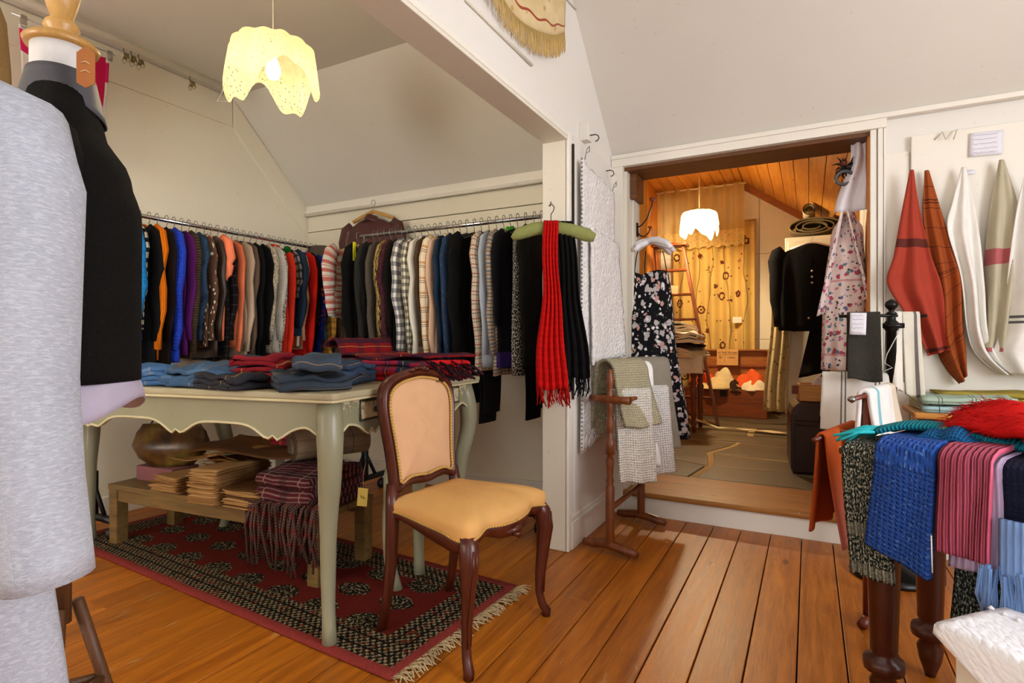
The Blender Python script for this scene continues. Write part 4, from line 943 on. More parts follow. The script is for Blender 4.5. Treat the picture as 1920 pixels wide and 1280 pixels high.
MB().grid(gb, 40, 24, 1, .8, True).build('body', GREY, gz, solid=.004)
for sx in (-1, 1):
    pts = [(sx*.15, 0, -.135), (sx*.205, -.005, -.165), (sx*.235, -.02, -.25), (sx*.243, -.035, -.38), (sx*.252, -.05, -.50), (sx*.268, -.06, -.62), (sx*.283, -.065, -.72), (sx*.286, -.066, -.745)]
    MB().tube(pts, [.055, .068, .07, .066, .062, .058, .056, .056], 18, True, .75).build('sleeve', GREY, gz)
tc = empty('coat', camp(.86, -.90, NZ+.0), frame_rz(), 'tan suede coat sleeve hanging behind the grey sweatshirt on the near rail', 'coat')
TAN = fab('#8a6a3c', weave='fuzzy')
MB().grid(lambda u, v: (interp([(0, .05), (.15, .12), (.3, .13), (1, .14)], v)*cos(2*pi*u), .035*sin(2*pi*u), -.05-.9*v), 28, 12, .8, .9, True, True).build('body', TAN, tc)
sh_ = hanger(camp(.72, -.86, 1.52), frame_rz()+.12, hcols['black'], 'black hanger holding the heather grey sweatshirt', None)
MB().tube([(0, 0, .018), (0, 0, NZ-1.52+.012)], .003, 5).build('hanging_cord', BLACKP, sh_)
hanger(camp(.86, -.90, NZ+.01), frame_rz(), hcols['black'], 'black hanger holding the tan suede coat', None, half=.1)

# ---------------------------------------------------------------- white pole under the alcove ceiling with clips, and the pink striped cloth
WPAINT = solid('#e9e4d6', .4)
pole = empty('hanging_pole', (0, 0, 0), 0, 'white painted pole fixed below the alcove ceiling above the jumper rack', 'pole')
PX = -3.46; PZ = 2.745
MB().tube([(PX, -.2, PZ), (PX, 2.46, PZ)], .021, 12).build('pole_bar', WPAINT, pole)
for y_ in (.2, 2.42): MB().tube([(PX, y_, PZ), (PX, y_, zc)], .004, 6).build('pole_hanger', STEEL, pole)
CLIPM = solid('#9a8c66', .28, 1.0)
def clip(y_, lab):
    t = empty('bulldog_clip', (PX, y_, PZ-.02), pi/2, lab, 'clip', 'metal clips on the white pole')
    MB().tube([(0, 0, .045), (.0, .022, .03), (0, .026, 0), (0, .02, -.02), (0, .005, -.03)], .003, 6).build('hook', CLIPM, t)
    for sx in (-1, 1):
        MB().grid(lambda u, v, sx=sx: (sx*.016*(u*2-1)*.8, sx*(.003+.012*v), -.03-.03*v), 3, 3, .02, .03).build('jaw', CLIPM, t, solid=.002)
        MB().tube([(0, sx*.012, -.055), (.012, sx*.02, -.07), (0, sx*.024, -.085), (-.012, sx*.02, -.07), (0, sx*.012, -.055)], .002, 5).build('handle_loop', CLIPM, t)
for y_ in (1.80, 1.84, 1.88): clip(y_, 'brass bulldog clip crowded in the row of three on the white pole')
clip(2.19, 'single brass bulldog clip alone on the white pole')
tag(MB().tube([(PX, 2.40, PZ+.03), (PX+.02, 2.4, PZ+.01), (PX+.012, 2.39, PZ-.04), (PX-.03, 2.38, PZ-.1), (PX+.03, 2.42, PZ-.1), (PX+.012, 2.4, PZ-.03)], .005, 6).build('hanger', hcols['white']), 'small white plastic hanger hooked on the end of the white pole', 'hanger')
pk = empty('clip_hanger', (-3.55, 1.55, 2.70), pi/2, 'chrome trouser hanger with clips holding the pink striped cloth', 'hanger')
MB().tube([(-.24, 0, 0), (.24, 0, 0)], .003, 6).build('bar', CHROME, pk)
MB().tube([(0, 0, 0), (0, 0, .05), (.02, 0, .08), (.0, 0, .1), (-.02, 0, .085)], .003, 6).build('hook', CHROME, pk)
for sx in (-.19, .21): MB().box(sx-.013, -.008, -.045, sx+.013, .008, .012).build('clip', solid('#c9c9c9', .2, 1), pk, smooth=False, bevel=.003)
STR = fab('#e9e2d6', [('v', 2, .03, .12, '#e0246a', 1), ('u', 2, .30, .045, '#ece6da', 1), ('u', 2, .345, .075, '#cf1a52', 1), ('u', 2, .05, .1, '#e0246a', 1)])
def pkf(u, v):
    w_ = .21+.0*v; return ((u-.5)*2*w_*(1-.14*v)+.014*sin(v*7)*v, .022*sin(u*14)*(.2+v), -.03-.62*v+.03*sin(u*pi)*(1-v)*-1)
tag(MB().grid(pkf, 40, 24, .44, .66).build('striped_cloth', STR, None, solid=.003, loc=(-3.55, 1.55, 2.70), rot=(0, 0, pi/2)), 'white cloth with broad hot pink stripes hanging behind the dress form', 'cloth')

# ---------------------------------------------------------------- scarves on the padded hanger at the post
hk = empty('padded_hanger', (-1.12, 2.52, 1.585), math.radians(28), 'pale green velvet padded hanger hooked on the post', 'hanger')
MB().tube([(-.19, 0, -.035), (-.16, 0, -.012), (-.08, 0, .012), (0, 0, .022), (.09, 0, .008), (.18, 0, -.018), (.215, 0, -.032)], [.012, .03, .032, .03, .032, .033, .02], 14).build('padding', fab('#9aa060', weave='fuzzy', var=.25), hk)
MB().tube([(0, 0, .04), (0, 0, .085), (.012, 0, .10), (.016, 0, .12), (.004, 0, .134), (-.012, 0, .125)], .0025, 6).build('hook', solid('#3a3430', .35, 1), hk)
MB().tube([(0, .07, .14), (0, 0, .145)], .003, 6).build('wall_nail', STEEL, hk)
def scarf(name, x0, w0, w1, L, mat, label, yoff, back, folds, rz=math.radians(28), loc=(-1.12, 2.52, 1.585), wav=.012, fr=None, frn=40, seed=0, shift=0):
    t = empty(name, loc, rz, label, 'scarf'); 
    def fn(u, v):
        s = v*(L+.12); w_ = interp([(0, w0), (.35, w0*1.05), (1, w1)], v)
        if s < .06: y_ = back*(1-s/.06); z = .05-.02*(1-s/.06)
        elif s < .12: f = (s-.06)/.06; y_ = -yoff*sin(f*pi/2); z = .05-.02*(1-cos(f*pi/2))
        else: y_ = -yoff-.01*min(1, (s-.12)*3); z = .03-(s-.12)
        k = min(1, s/.3); rip = .006*sin(s*95)*max(0, (v-.45)*1.5) if wav > .01 else 0
        return (x0+shift*v+(u-.5)*w_+.004*sin(s*14+seed), y_+(wav*sin(u*folds*2*pi+seed)*k)+rip, z+.006*sin(u*9+seed)*v)
    MB().grid(fn, folds*8, 60, .3, L+.12).build('scarf_body', mat, t, solid=.005)
    b = MB(); rn = random.Random(seed+3)
    for k in range(frn):
        u = rn.random(); p = fn(u, 1); l = rn.uniform(.05, .09)
        b.tube([p, (p[0]+rn.uniform(-.008, .008), p[1]+rn.uniform(-.006, .006), p[2]-l*.5), (p[0]+rn.uniform(-.014, .014), p[1]+rn.uniform(-.008, .008), p[2]-l)], .0028, 4)
    tag(b.build('fringe', fr or mat, t), kind='stuff'); return t
scarf('scarf', -.005, .07, .155, .80, fab('#d80f0c', [('v', .03, 0, .012, '#b00806', .35)], weave='rib', period=.016), 'bright red crinkled scarf with fringe draped over the green padded hanger', .045, .03, 5, seed=1, shift=.005)
scarf('scarf', .055, .09, .15, .75, fab('#0c0b0c', weave='rib', period=.016), 'black crinkled scarf with fringe hanging behind the red scarf', .005, .0, 4, seed=4, shift=.06)

# ---------------------------------------------------------------- bedspread, shawl and hooks on the partition
TUFT = fab('#efece9', weave='tuft', bump=.7, var=.03)
bs = empty('bedspread', (-1.03, 2.73, 2.02), 0, 'white tufted candlewick bedspread folded and pinned on the partition wall', 'bedspread')
def bsf(y0, y1, z0a, z0b, z1a, z1b, dx, seed):
    def fn(u, v):
        zt = z0a+(z0b-z0a)*u; zb_ = z1a+(z1b-z1a)*u
        return (dx+.012*sin(u*5+seed)*v+.006*nz(u*6, v*9, seed)+.07*v*u*.6, y0+(y1-y0)*u, zt+(zb_-zt)*v)
    return fn
MB().grid(bsf(-.03, .50, -.04, -.09, -1.55, -1.40, 0, 0), 24, 50, .6, 1.5).build('back_layer', TUFT, bs, solid=.01)
MB().grid(bsf(.03, .49, -.38, -.40, -1.10, -1.06, .03, 2), 20, 30, .5, .72).build('folded_layer', TUFT, bs, solid=.012)
for k, (y_, z) in enumerate(((.02, .02), (.48, -.05))):
    MB().tube([(.0, y_, z-.05), (.01, y_, z), (.02, y_+.015, z+.02), (.015, y_+.03, z), (.0, y_+.02, z-.01)], .0025, 5).build('pin_hook', STEEL, bs)
b = MB(); rnd = random.Random(4)
for k in range(70):
    f = k/69; z = -.04-1.5*f; b.lathe([(.001, -.006), (.006, 0), (.001, .006)], 6, (.004, -.032, z))
tag(b.build('bobble_edge', TUFT, bs), kind='stuff')
def shawlmat():
    t = NT('embroidered_silk'); uv = t.coord('UV'); U, V, _ = t.sep(uv); b_ = lin('#dcb878')
    col = t.mix(t.noise(uv, 12, 4), darker(b_, .8), lin('#ead9ac'))
    m = t.math('LESS_THAN', t.math('ADD', t.vor(uv, 14), t.math('MULTIPLY', t.noise(uv, 30, 2), .5)), .42); col = t.mix(t.math('MULTIPLY', m, .7), col, lin('#b5803c'))
    l = t.math('LESS_THAN', t.math('ABSOLUTE', t.math('SUBTRACT', t.math('ADD', V, t.math('MULTIPLY', t.math('SINE', t.math('MULTIPLY', U, 40)), .008)), .36)), .006); col = t.mix(l, col, lin('#9c3f1e'))
    t.bump(t.noise(uv, 80, 3), .4, .004); return t.done(col, .6)
sw = empty('fringed_shawl', (-1.06, 0, 0), 0, 'gold embroidered silk shawl with long fringe pinned high on the partition', 'shawl')
def swf(u, v): 
    y_ = 1.62+.92*u; zb_ = 2.40+.15*(u-.4)**2*3-.03*sin(u*3); return (.012+.008*sin(u*11)*v, y_, 2.80+(zb_-2.80)*v)
MB().grid(swf, 40, 16, .92, .42).build('shawl_cloth', shawlmat(), sw, solid=.003)
b = MB(); rnd = random.Random(6)
for k in range(190):
    p = swf(k/189, 1); l = rnd.uniform(.085, .11)
    b.tube([p, (p[0]+.004, p[1]+rnd.uniform(-.006, .006), p[2]-l*.6), (p[0]+.002, p[1]+rnd.uniform(-.01, .01), p[2]-l)], .0018, 4)
tag(b.build('fringe', fab('#c9a869'), sw), kind='stuff')
def cuphook(loc, lab, rz=0):
    return tag(MB().tube([(0, 0, 0), (.03, 0, 0), (.045, 0, -.008), (.05, 0, -.022), (.042, 0, -.034), (.03, 0, -.036)], .003, 6).build('cup_hook', solid('#4a3a2a', .4, .9), None, loc=loc, rot=(0, 0, rz)), lab, 'hook')
cuphook((-1.02, 2.80, 2.13), 'small wire cup hook under the white wall block')
cuphook((-1.06, 3.18, 2.05), 'small wire cup hook beside the doorway corner')

# ---------------------------------------------------------------- turned wooden towel horse with towels
OAK = wood('#4a1c08', '#8a4a1c', rough=.35, axis='Z')
TA, TB = Vector((-.865, 2.66, 0)), Vector((-.855, 3.20, 0))
th = empty('towel_horse', (0, 0, 0), 0, 'turned wooden towel horse standing in front of the doorway', 'towel rack')
prof = [(.016, 0), (.022, .02), (.022, .30), (.016, .31), (.02, .33), (.014, .35), (.019, .40), (.021, .43), (.013, .455), (.024, .46), (.024, .53), (.013, .54), (.019, .58), (.021, .62), (.012, .65), (.017, .67), (.017, .76), (.011, .77), (.016, .79), (.019, .83), (.014, .85), (.016, .87), (.001, .88)]
for P_ in (TA, TB):
    h_ = MB().lathe([(r_, z+.03) for r_, z in prof], 14, tuple(P_)).build('post', OAK, th)
    f_ = MB(); f_.tube([P_+Vector((-.145, .03, .03)), P_+Vector((-.1, .02, .034)), P_+Vector((-.03, .01, .045)), P_+Vector((.03, -.01, .045)), P_+Vector((.1, -.02, .034)), P_+Vector((.145, -.03, .03))], [.018, .024, .024, .024, .024, .018], 8)
    f_.build('foot', OAK, th)
    MB().tube([P_+Vector((-.105, .02, .76)), P_+Vector((-.06, .01, .76)), P_+Vector((0, 0, .76)), P_+Vector((.06, -.01, .76)), P_+Vector((.105, -.02, .76))], [.021, .018, .024, .018, .021], 10).build('cross_arm', OAK, th)
for x_, z in ((-.09, .76), (.09, .76), (0, .86)): MB().tube([TA+Vector((x_, 0, z)), TB+Vector((x_, 0, z))], .011, 8).build('rail', OAK, th)
MB().tube([TA+Vector((0, 0, .22)), TB+Vector((0, 0, .22))], .013, 8).build('stretcher', OAK, th)
def over_rail(name, loc, rz, wl, Lf, Lb, mat, label, cat='towel', group=None, r=.02, folds=2, amp=.01, flare=.05, th_=.006, seed=0, loose=0, su=None):
    """cloth hung over a rail lying along local y; front side falls at +x"""
    T = Lf+Lb+pi*r
    def fn(u, v):
        s = v*T; y_ = (u-.5)*wl
        if s < Lf: x_ = r+flare*((Lf-s)/Lf)**1.3; z = -(Lf-s); k = (Lf-s)/Lf
        elif s < Lf+pi*r: a = (s-Lf)/r; x_ = r*cos(a); z = r*sin(a); k = 0
        else: q = s-Lf-pi*r; x_ = -r-flare*.6*(q/max(Lb, .01))**1.3; z = -q; k = q/max(Lb, .01)
        return (x_+amp*sin(u*folds*2*pi+seed)*k, y_*(1+.06*k)+loose*k*sin(seed+1)*.1, z+.008*sin(u*5+seed)*k)
    o = MB().grid(fn, 24, 60, su or wl, T).build(name, mat, None, solid=th_, loc=loc, rot=(0, 0, rz))
    return tag(o, label, cat, group)
WAF = lambda c: fab(c, weave='waffle', period=.012, var=.05, bump=.7)
over_rail('towel', (TA.x+.07, 2.79, .785), -.75, .20, .44, .3, WAF('#f6f2e6'), 'cream waffle towel with long drop on the near rail of the towel horse', group=None, seed=1, th_=.01, flare=.04)
over_rail('towel', (TA.x+.10, 2.99, .785), -.75, .24, .44, .34, WAF('#fcfaf6'), 'white waffle towel on the towel horse beside the cream waffle towel', seed=3, th_=.01, flare=.05)
over_rail('towel', (TA.x, 2.85, .88), -.5, .24, .26, .32, WAF('#c8bf9e'), 'sand coloured waffle towel over the highest rail of the towel horse', seed=2, r=.07, flare=.08, th_=.014)
over_rail('towel', (TA.x+.04, 3.02, .885), -.6, .12, .50, .40, fab('#faf9f6'), 'narrow plain white towel folded over the highest rail of the towel horse', seed=5, r=.05, flare=.08)
over_rail('towel', (TA.x+.05, 3.17, .90), -.65, .24, .44, .34, fab('#a39a8a', weave='fuzzy'), 'grey linen towel hanging pointed behind the white towels', seed=6, r=.055, flare=.09, folds=1)

# ================================================================ ROOM BEYOND THE DOORWAY
def hook2(loc, rz, lab):
    t = empty('coat_hook', loc, rz, lab, 'hook'); IR = solid('#3a2112', .4, .3)
    MB().tube([(0, 0, -.03), (.03, 0, -.02), (.07, 0, .02), (.10, 0, .09), (.105, 0, .12)], .005, 8).build('upper_arm', IR, t)
    MB().lathe([(.001, 0), (.012, .002), (.02, .014), (.018, .024), (.001, .03)], 12, (.105, 0, .118)).build('knob', wood('#4a1c0c', '#7a3418', axis='Z'), t)
    MB().tube([(0, 0, -.06), (.02, 0, -.085), (.05, 0, -.095), (.08, 0, -.07), (.088, 0, -.045)], .005, 8).build('lower_arm', IR, t)
    MB().lathe([(.001, 0), (.012, .002), (.016, .008), (.001, .014)], 12, (.088, 0, -.045)).build('knob', wood('#4a1c0c', '#7a3418', axis='Z'), t)
    box('plate', IR, t, -.004, -.014, -.09, .004, .014, 0)
    return t
hook2((-.968, 3.53, 1.80), -.2, 'iron double coat hook with wooden knobs on the white door jamb')
hook2((.26, 3.50, 1.86), pi+.35, 'iron double coat hook with wooden knobs beside the floral kimono')
HW = solid('#f0eef2', .5)
for i, (dy, rz, lab) in enumerate(((0, .35, 'white satin padded hanger on the jamb hook holding the floral dress'), (.03, 1.0, 'white satin padded hanger behind the floral dress hanger'), (-.03, -.5, 'white satin padded hanger turned towards the bedspread'))):
    t = empty('padded_hanger', (-.885+.01*i, 3.53+dy, 1.725), rz, lab, 'hanger', None)
    MB().tube([(-.15, 0, -.115), (-.12, 0, -.085), (-.05, 0, -.055), (0, 0, -.045), (.05, 0, -.055), (.12, 0, -.085), (.15, 0, -.115)], [.012, .019, .021, .02, .021, .019, .012], 12).build('padding', HW, t)
    MB().tube([(0, 0, -.03), (0, 0, -.01), (.01, 0, .005), (.006, 0, .02), (-.008, 0, .02)], .002, 6).build('hook', STEEL, t)
FLOR = fab('#131216', [('spots', 20, .66, '#bdb6b4', 1), ('spots', 15, .52, '#c99a92', 5), ('spots', 30, .5, '#3c483c', 8), ('spots', 24, .52, '#e6e0de', 3), ('spots', 34, .46, '#131216', 11)])
dr_ = empty('floral_dress', (-.885, 3.53, 1.70), .35, 'black strappy dress with white and pink flowers hanging at the doorway', 'dress')
def df(u, v):
    a = 2*pi*u; w_ = interp([(0, .11), (.1, .125), (.3, .135), (1, .205)], v); d_ = interp([(0, .03), (.3, .05), (1, .09)], v)
    return (w_*cos(a)*(1+.05*sin(9*a)*v)+.03*v, d_*sin(a)*(1+.25*sin(11*a)*v)-.01, -.24-1.02*v+.03*abs(sin(a*1.5))*(1-v)*(v < .08))
MB().grid(df, 66, 24, .9, 1.0, True).build('dress_body', FLOR, dr_, solid=.003)
for x_ in (-.085, -.03, .03, .085): MB().tube([(x_*1.2, -.02, -.24), (x_, 0, -.12), (x_*.9, .01, -.085)], .003, 5).build('strap', BLK, dr_)
# floral kimono on the right jamb, ornaments above it
KIM = fab('#dfcbc4', [('spots', 20, .52, '#b0485a', 2), ('spots', 24, .52, '#5f7a8c', 4), ('spots', 34, .48, '#3c4a3c', 6), ('spots', 17, .46, '#c97a86', 9), ('spots', 38, .44, '#7a5a9a', 13), ('v', .4, .36, .012, '#c98a94', .8)])
km = empty('floral_kimono', (.185, 3.50, 1.76), -.25, 'pale pink floral kimono hanging from the right doorway hook', 'kimono')
def kf(u, v):
    a = 2*pi*u; w_ = interp([(0, .03), (.12, .075), (.5, .10), (1, .095)], v); d_ = interp([(0, .02), (.3, .055), (1, .05)], v)
    return (w_*cos(a)-.035*v, d_*sin(a)*(1+.2*sin(7*a)*v), -.03-.84*v)
MB().grid(kf, 48, 22, .6, .85, True).build('kimono_body', KIM, km, solid=.003)
for sx, L_ in ((-1, .50), (1, .47)):
    MB().grid(lambda u, v, sx=sx, L_=L_: (sx*(.02+.05*v+.065*v*u)+sx*.012*sin(u*6), -.045+.03*sin(u*5)-.03*(u-.5), -.03-(L_+.05*u)*v), 14, 16, .2, L_).build('sleeve', KIM, km, solid=.004)
t = empty('feather_ornament', (.165, 3.46, 1.97), 0, 'black feathered mask ornament hung on the right doorway hook', 'ornament')
b = MB(); rnd = random.Random(3)
for k in range(26):
    a = rnd.uniform(0, 2*pi); l = rnd.uniform(.03, .07); b.tube([(0, 0, 0), (l*.6*cos(a), rnd.uniform(-.02, .02), l*.6*sin(a)), (l*cos(a+.3), rnd.uniform(-.03, .01), l*sin(a+.3))], [.002, .006, .001], 5)
b.build('feathers', fab('#25242a', weave='fuzzy'), t)
MB().tube([(.04*cos(a), -.02, -.06+.035*sin(a)) for a in [k*pi/8 for k in range(17)]], .009, 8).build('ring', solid('#4a4a4a', .4), t)
def wc(u, v): return (.02*sin(v*5)+(u-.5)*(.05+.1*v), -.02+.02*sin(u*9+v*3), .17-.42*v)
tag(MB().grid(wc, 16, 20, .15, .42).build('lace_cloth', fab('#e8e4ea'), None, solid=.003, loc=(.215, 3.47, 1.98)), 'white lace cloth hanging behind the feathered ornament', 'cloth')
# curtains
def curt():
    t = NT('flowered_curtain'); uv = t.coord('UV'); b_ = lin('#e6c470'); col = t.mix(t.noise(uv, 4, 3), darker(b_, .85), darker(b_, 1.15))
    st = t.wave(t.mapping(uv, scale=(1, .35, 1)), 1.3, 9, 'X', 'SIN', 3, 1.4); m = t.math('GREATER_THAN', st, .975); col = t.mix(t.math('MULTIPLY', m, .8), col, lin('#9a7a3a'))
    v1 = t.vor(uv, 5.6, rnd=.8); ring_ = t.math('LESS_THAN', t.math('ABSOLUTE', t.math('SUBTRACT', t.math('ADD', v1, t.math('MULTIPLY', t.noise(uv, 45, 1), .22)), .36)), .06)
    ctr = t.math('LESS_THAN', v1, .08); col = t.mix(t.math('MAXIMUM', ring_, ctr), col, lin('#6a2c14')); 
    m3 = t.math('LESS_THAN', t.vor(t.mapping(uv, loc=(3, 1, 0)), 11), .13); col = t.mix(m3, col, lin('#8a4a28'))
    tr = t.node('ShaderNodeBsdfTranslucent'); t.put(tr.inputs['Color'], col); mx = t.node('ShaderNodeMixShader'); mx.inputs[0].default_value = .25
    t.done(col, .9); t.t.links.new(t.b.outputs[0], mx.inputs[1]); t.t.links.new(tr.outputs[0], mx.inputs[2]); t.t.links.new(mx.outputs[0], t.out.inputs[0]); return t.m
ct = empty('curtain', (-1.1, 7.60, 0), 0, 'golden curtain embroidered with brown flowers and vines on the far wall', 'curtain')
MB().grid(lambda u, v: (-.50+1.0*u, .035*sin(u*34)+.012*sin(u*11+v*2), 2.55-2.2*v), 140, 12, 1.25, 2.2).build('curtain_cloth', curt(), ct, solid=.003)
MB().tube([(-.56, 0, 2.555), (.52, 0, 2.555)], .012, 8).build('curtain_rod', hcols['natural wood'], ct)
MB().box(-.02, -.052, 0, .085, -.049, .075).build('pinned_note', fab('#e8e0cc'), ct, smooth=False, loc=(.27, -.012, 1.27))
def sheer():
    t = NT('sheer_lace'); uv = t.coord('UV'); b_ = lin('#f0d890'); V = t.sep(uv)[1]
    tp = t.node('ShaderNodeBsdfTransparent'); mx = t.node('ShaderNodeMixShader'); tr = t.node('ShaderNodeBsdfTranslucent'); t.put(tr.inputs['Color'], b_); m0 = t.node('ShaderNodeMixShader'); m0.inputs[0].default_value = .5
    t.done(b_, .9); t.t.links.new(t.b.outputs[0], m0.inputs[1]); t.t.links.new(tr.outputs[0], m0.inputs[2])
    lace = t.math('MULTIPLY', t.math('GREATER_THAN', V, .58), t.math('GREATER_THAN', t.vor(uv, 34), .3))
    t.put(mx.inputs[0], t.math('ADD', .62, t.math('MULTIPLY', lace, .33))); t.t.links.new(tp.outputs[0], mx.inputs[1]); t.t.links.new(m0.outputs[0], mx.inputs[2]); t.t.links.new(mx.outputs[0], t.out.inputs[0]); return t.m
va = empty('lace_valance', (-1.25, 7.48, 0), 0, 'sheer cream lace valance hanging above the flowered curtain', 'valance')
MB().grid(lambda u, v: (-.53+1.07*u, .02*sin(u*46)+.008*sin(u*19), 3.02-.78*v+.012*sin(u*60)*(v > .98)), 120, 14, 1.5, .78).build('valance_cloth', sheer(), va)
MB().tube([(-.55, 0, 3.0), (.56, 0, 3.0)], .011, 8).build('valance_rod', solid('#e8dcc0', .4), va)
# stepladder
LAD = wood('#4a1c08', '#7e3c14', rough=.4, axis='Z')
ld = empty('stepladder', (0, 0, 0), 0, 'old reddish wooden stepladder leaning open beside the flowered curtain', 'ladder')
RB, RT = Vector((-.86, 6.32, .14)), Vector((-1.30, 6.70, 2.15)); LB_, LT = Vector((-1.50, 6.32, .14)), Vector((-1.62, 6.70, 2.15))
def bar(p, q, w_, d_, nm, m, par):
    p, q = Vector(p), Vector(q); ax = (q-p).normalized(); sd = Vector((1, 0, 0)); sd = (sd-ax*sd.dot(ax)).normalized(); fw = ax.cross(sd)
    M_ = Matrix((sd, fw, ax)).transposed().to_4x4(); M_.translation = p
    return MB().box(-w_/2, -d_/2, 0, w_/2, d_/2, (q-p).length, M_).build(nm, m, par, smooth=False, bevel=.003)
bar(RB, RT, .03, .085, 'rail', LAD, ld); bar(LB_, LT, .03, .085, 'rail', LAD, ld)
for k in range(1, 7):
    f = k/7; a_, b_ = LB_.lerp(LT, f), RB.lerp(RT, f); m = MB().box(a_.x, a_.y-.06, a_.z-.012, b_.x, a_.y+.06, a_.z+.012); m.build('step', LAD, ld, smooth=False, bevel=.003)
box('top_step', LAD, ld, LT.x-.03, 6.60, 2.15, RT.x+.05, 6.84, 2.18)
for x0, x1 in ((LT.x, -1.52), (RT.x, -1.0)): bar((x1, 7.2, .14), (x0, 6.76, 2.14), .028, .045, 'back_leg', LAD, ld)
tag(MB().box(-.055, -.002, -.045, .055, .002, .045).build('paper_note', fab('#e8d9a8'), None, smooth=False, loc=(-1.35, 6.40, 1.62), rot=(0, .1, 0)), 'small cream paper note pinned beside the stepladder', 'note')
# side table with a heap of linen
st = empty('side_table', (-1.31, 5.75, .14), 0, 'dark turned leg side table stacked with folded white linen', 'table')
box('table_top', LAD, st, -.36, -.08, .71, .36, .45, .745)
box('apron', LAD, st, -.3, -.02, .60, .3, .40, .71)
tp_ = [(.02, 0), (.022, .05), (.03, .09), (.02, .13), (.03, .16), (.026, .22), (.03, .36), (.036, .44), (.022, .46), (.034, .49), (.02, .52), (.034, .56), (.034, .72)]
for x_ in (-.3, .3):
    for y_ in (0, .38): MB().lathe(tp_, 12, (x_, y_, 0)).build('leg', LAD, st)
for i, (x_, y_, z, w_, d_, n_, c, lab) in enumerate(((.1, .06, .745, .34, .3, 4, '#e6d5ae', 'cream linen cloth folded at the bottom of the heap on the side table'), (.14, .05, .835, .3, .28, 2, '#2a1c18', 'dark brown cloth folded between the white linens'), (.1, .06, .885, .34, .32, 5, '#efe2c6', 'white linen cloth folded high on the side table'), (.0, .12, 1.0, .26, .3, 4, '#f2e6cc', 'crumpled ivory linen on top of the side table heap'))):
    folded('folded_linen', w_, d_, n_, .021, fab(c), (-1.22+x_, 5.72+y_, .14+z), .3*i-.4, lab, 'linen', None, amp=.03, seed=i+20, loose=.04, sag=.02)
over_rail('linen_cloth', (-1.04, 5.66, .885), -pi/2, .26, .16, .12, fab('#e9dcc0'), 'ivory linen cloth slipping over the front edge of the side table', 'linen', r=.02, flare=.02, seed=4)
def heap(name, loc, rx, ry, rz_, mat, label, cat, seed, group=None):
    return tag(MB().grid(lambda u, v: (lambda a, r, n_: (rx*r*cos(a)*(1+.25*n_), ry*r*sin(a)*(1+.25*n_), max(0, rz_*(1-r**2.2)*(1+.7*n_))))(2*pi*u, v, nz(cos(2*pi*u)*2*v+seed, sin(2*pi*u)*2*v, seed)), 40, 16, 2*rx, 1.0, True).build(name, mat, None, solid=.006, loc=loc, rot=(0, 0, seed)), label, cat, group)
heap('crumpled_cloth', (-1.35, 5.95, .14), .3, .2, .16, fab('#c9b48c'), 'crumpled cream cloth heaped on the stone floor under the side table', 'cloth', 2)
def strip(u, v): 
    s = v*1.3; x_ = .0+s*.85; return (x_, (u-.5)*.07*(1+.4*sin(v*9))+.12*sin(v*2.2), .16*max(0, 1-v*2.4)+.006+.008*abs(sin(v*14+u*2)))
tag(MB().grid(strip, 6, 50, .07, 1.3).build('linen_strip', fab('#e0cfa6'), None, solid=.004, loc=(-1.3, 6.02, .145), rot=(0, 0, -.1)), 'long twisted cream cloth strip trailing across the flagstones', 'cloth')
# open trunk with sign
TRK = wood('#5a2408', '#a5561a', rough=.5, axis='X', knots=True); TRK2 = wood('#7a3a0c', '#c47a2c', rough=.5, axis='X')
tk = empty('trunk', (-.90, 7.1, .14), 0, 'open reddish wooden trunk with raised lid filled with clothes', 'trunk')
box('front_panel', TRK, tk, -.47, 0, 0, .47, .02, .33); box('back_panel', TRK, tk, -.47, .42, 0, .47, .44, .33)
for x_ in (-.47, .45): box('side_panel', TRK, tk, x_, .02, 0, x_+.02, .42, .33)
box('base_panel', TRK, tk, -.45, .02, .01, .45, .42, .03)
lid = box('lid', TRK2, tk, -.47, .425, .35, .47, .445, .80); 
for a_ in ((-.47, .36, .36, -.45, .43, .80), (.45, .36, .36, .47, .43, .80), (-.45, .36, .78, .45, .43, .80)): box('lid_rim', TRK2, lid, *a_)
box('lid_batten', TRK, lid, -.45, .40, .58, .45, .43, .61); box('lock_plate', solid('#3a2c1c', .4, .8), tk, -.04, -.006, .24, .04, 0, .31)
for i, (x_, y_, sx, sz, c, lab) in enumerate(((-.26, .26, .2, .14, '#e0502a', 'orange red garment bunched inside the trunk behind the stepladder'), (-.02, .22, .22, .13, '#e8d6a4', 'cream garment heaped in the middle of the trunk'), (.12, .16, .13, .10, '#3a2418', 'dark brown garment bunched on the cream heap in the trunk'), (.28, .24, .16, .12, '#e4602c', 'orange garment tucked at the trunk end'), (.33, .12, .11, .07, '#efe2c0', 'small ivory garment at the trunk corner'), (-.1, .1, .2, .06, '#dcc48c', 'pale yellow garment at the trunk front'))):
    heap('trunk_garment', (-.90+x_, 7.1+y_, .14+.27+.012*i), sx*1.15, .17, sz*1.5, fab(c), lab, 'garment', i+1.5, 'clothes heaped in the trunk')
def text(s, size, loc, rot, mat, parent, name='lettering'):
    c = bpy.data.curves.new(name, 'FONT'); c.body = s; c.size = size; c.align_x = 'CENTER'; c.extrude = .0008; c.space_line = 1.1
    o = bpy.data.objects.new(name, c); C.objects.link(o); dg = bpy.context.evaluated_depsgraph_get(); me = bpy.data.meshes.new_from_object(o.evaluated_get(dg)); bpy.data.objects.remove(o)
    me.materials.append(mat) if not me.materials else None
    m = bpy.data.objects.new(name, me); C.objects.link(m); m.parent = parent; m.location = loc; m.rotation_euler = rot; return m
INK = solid('#1d120a', .7)
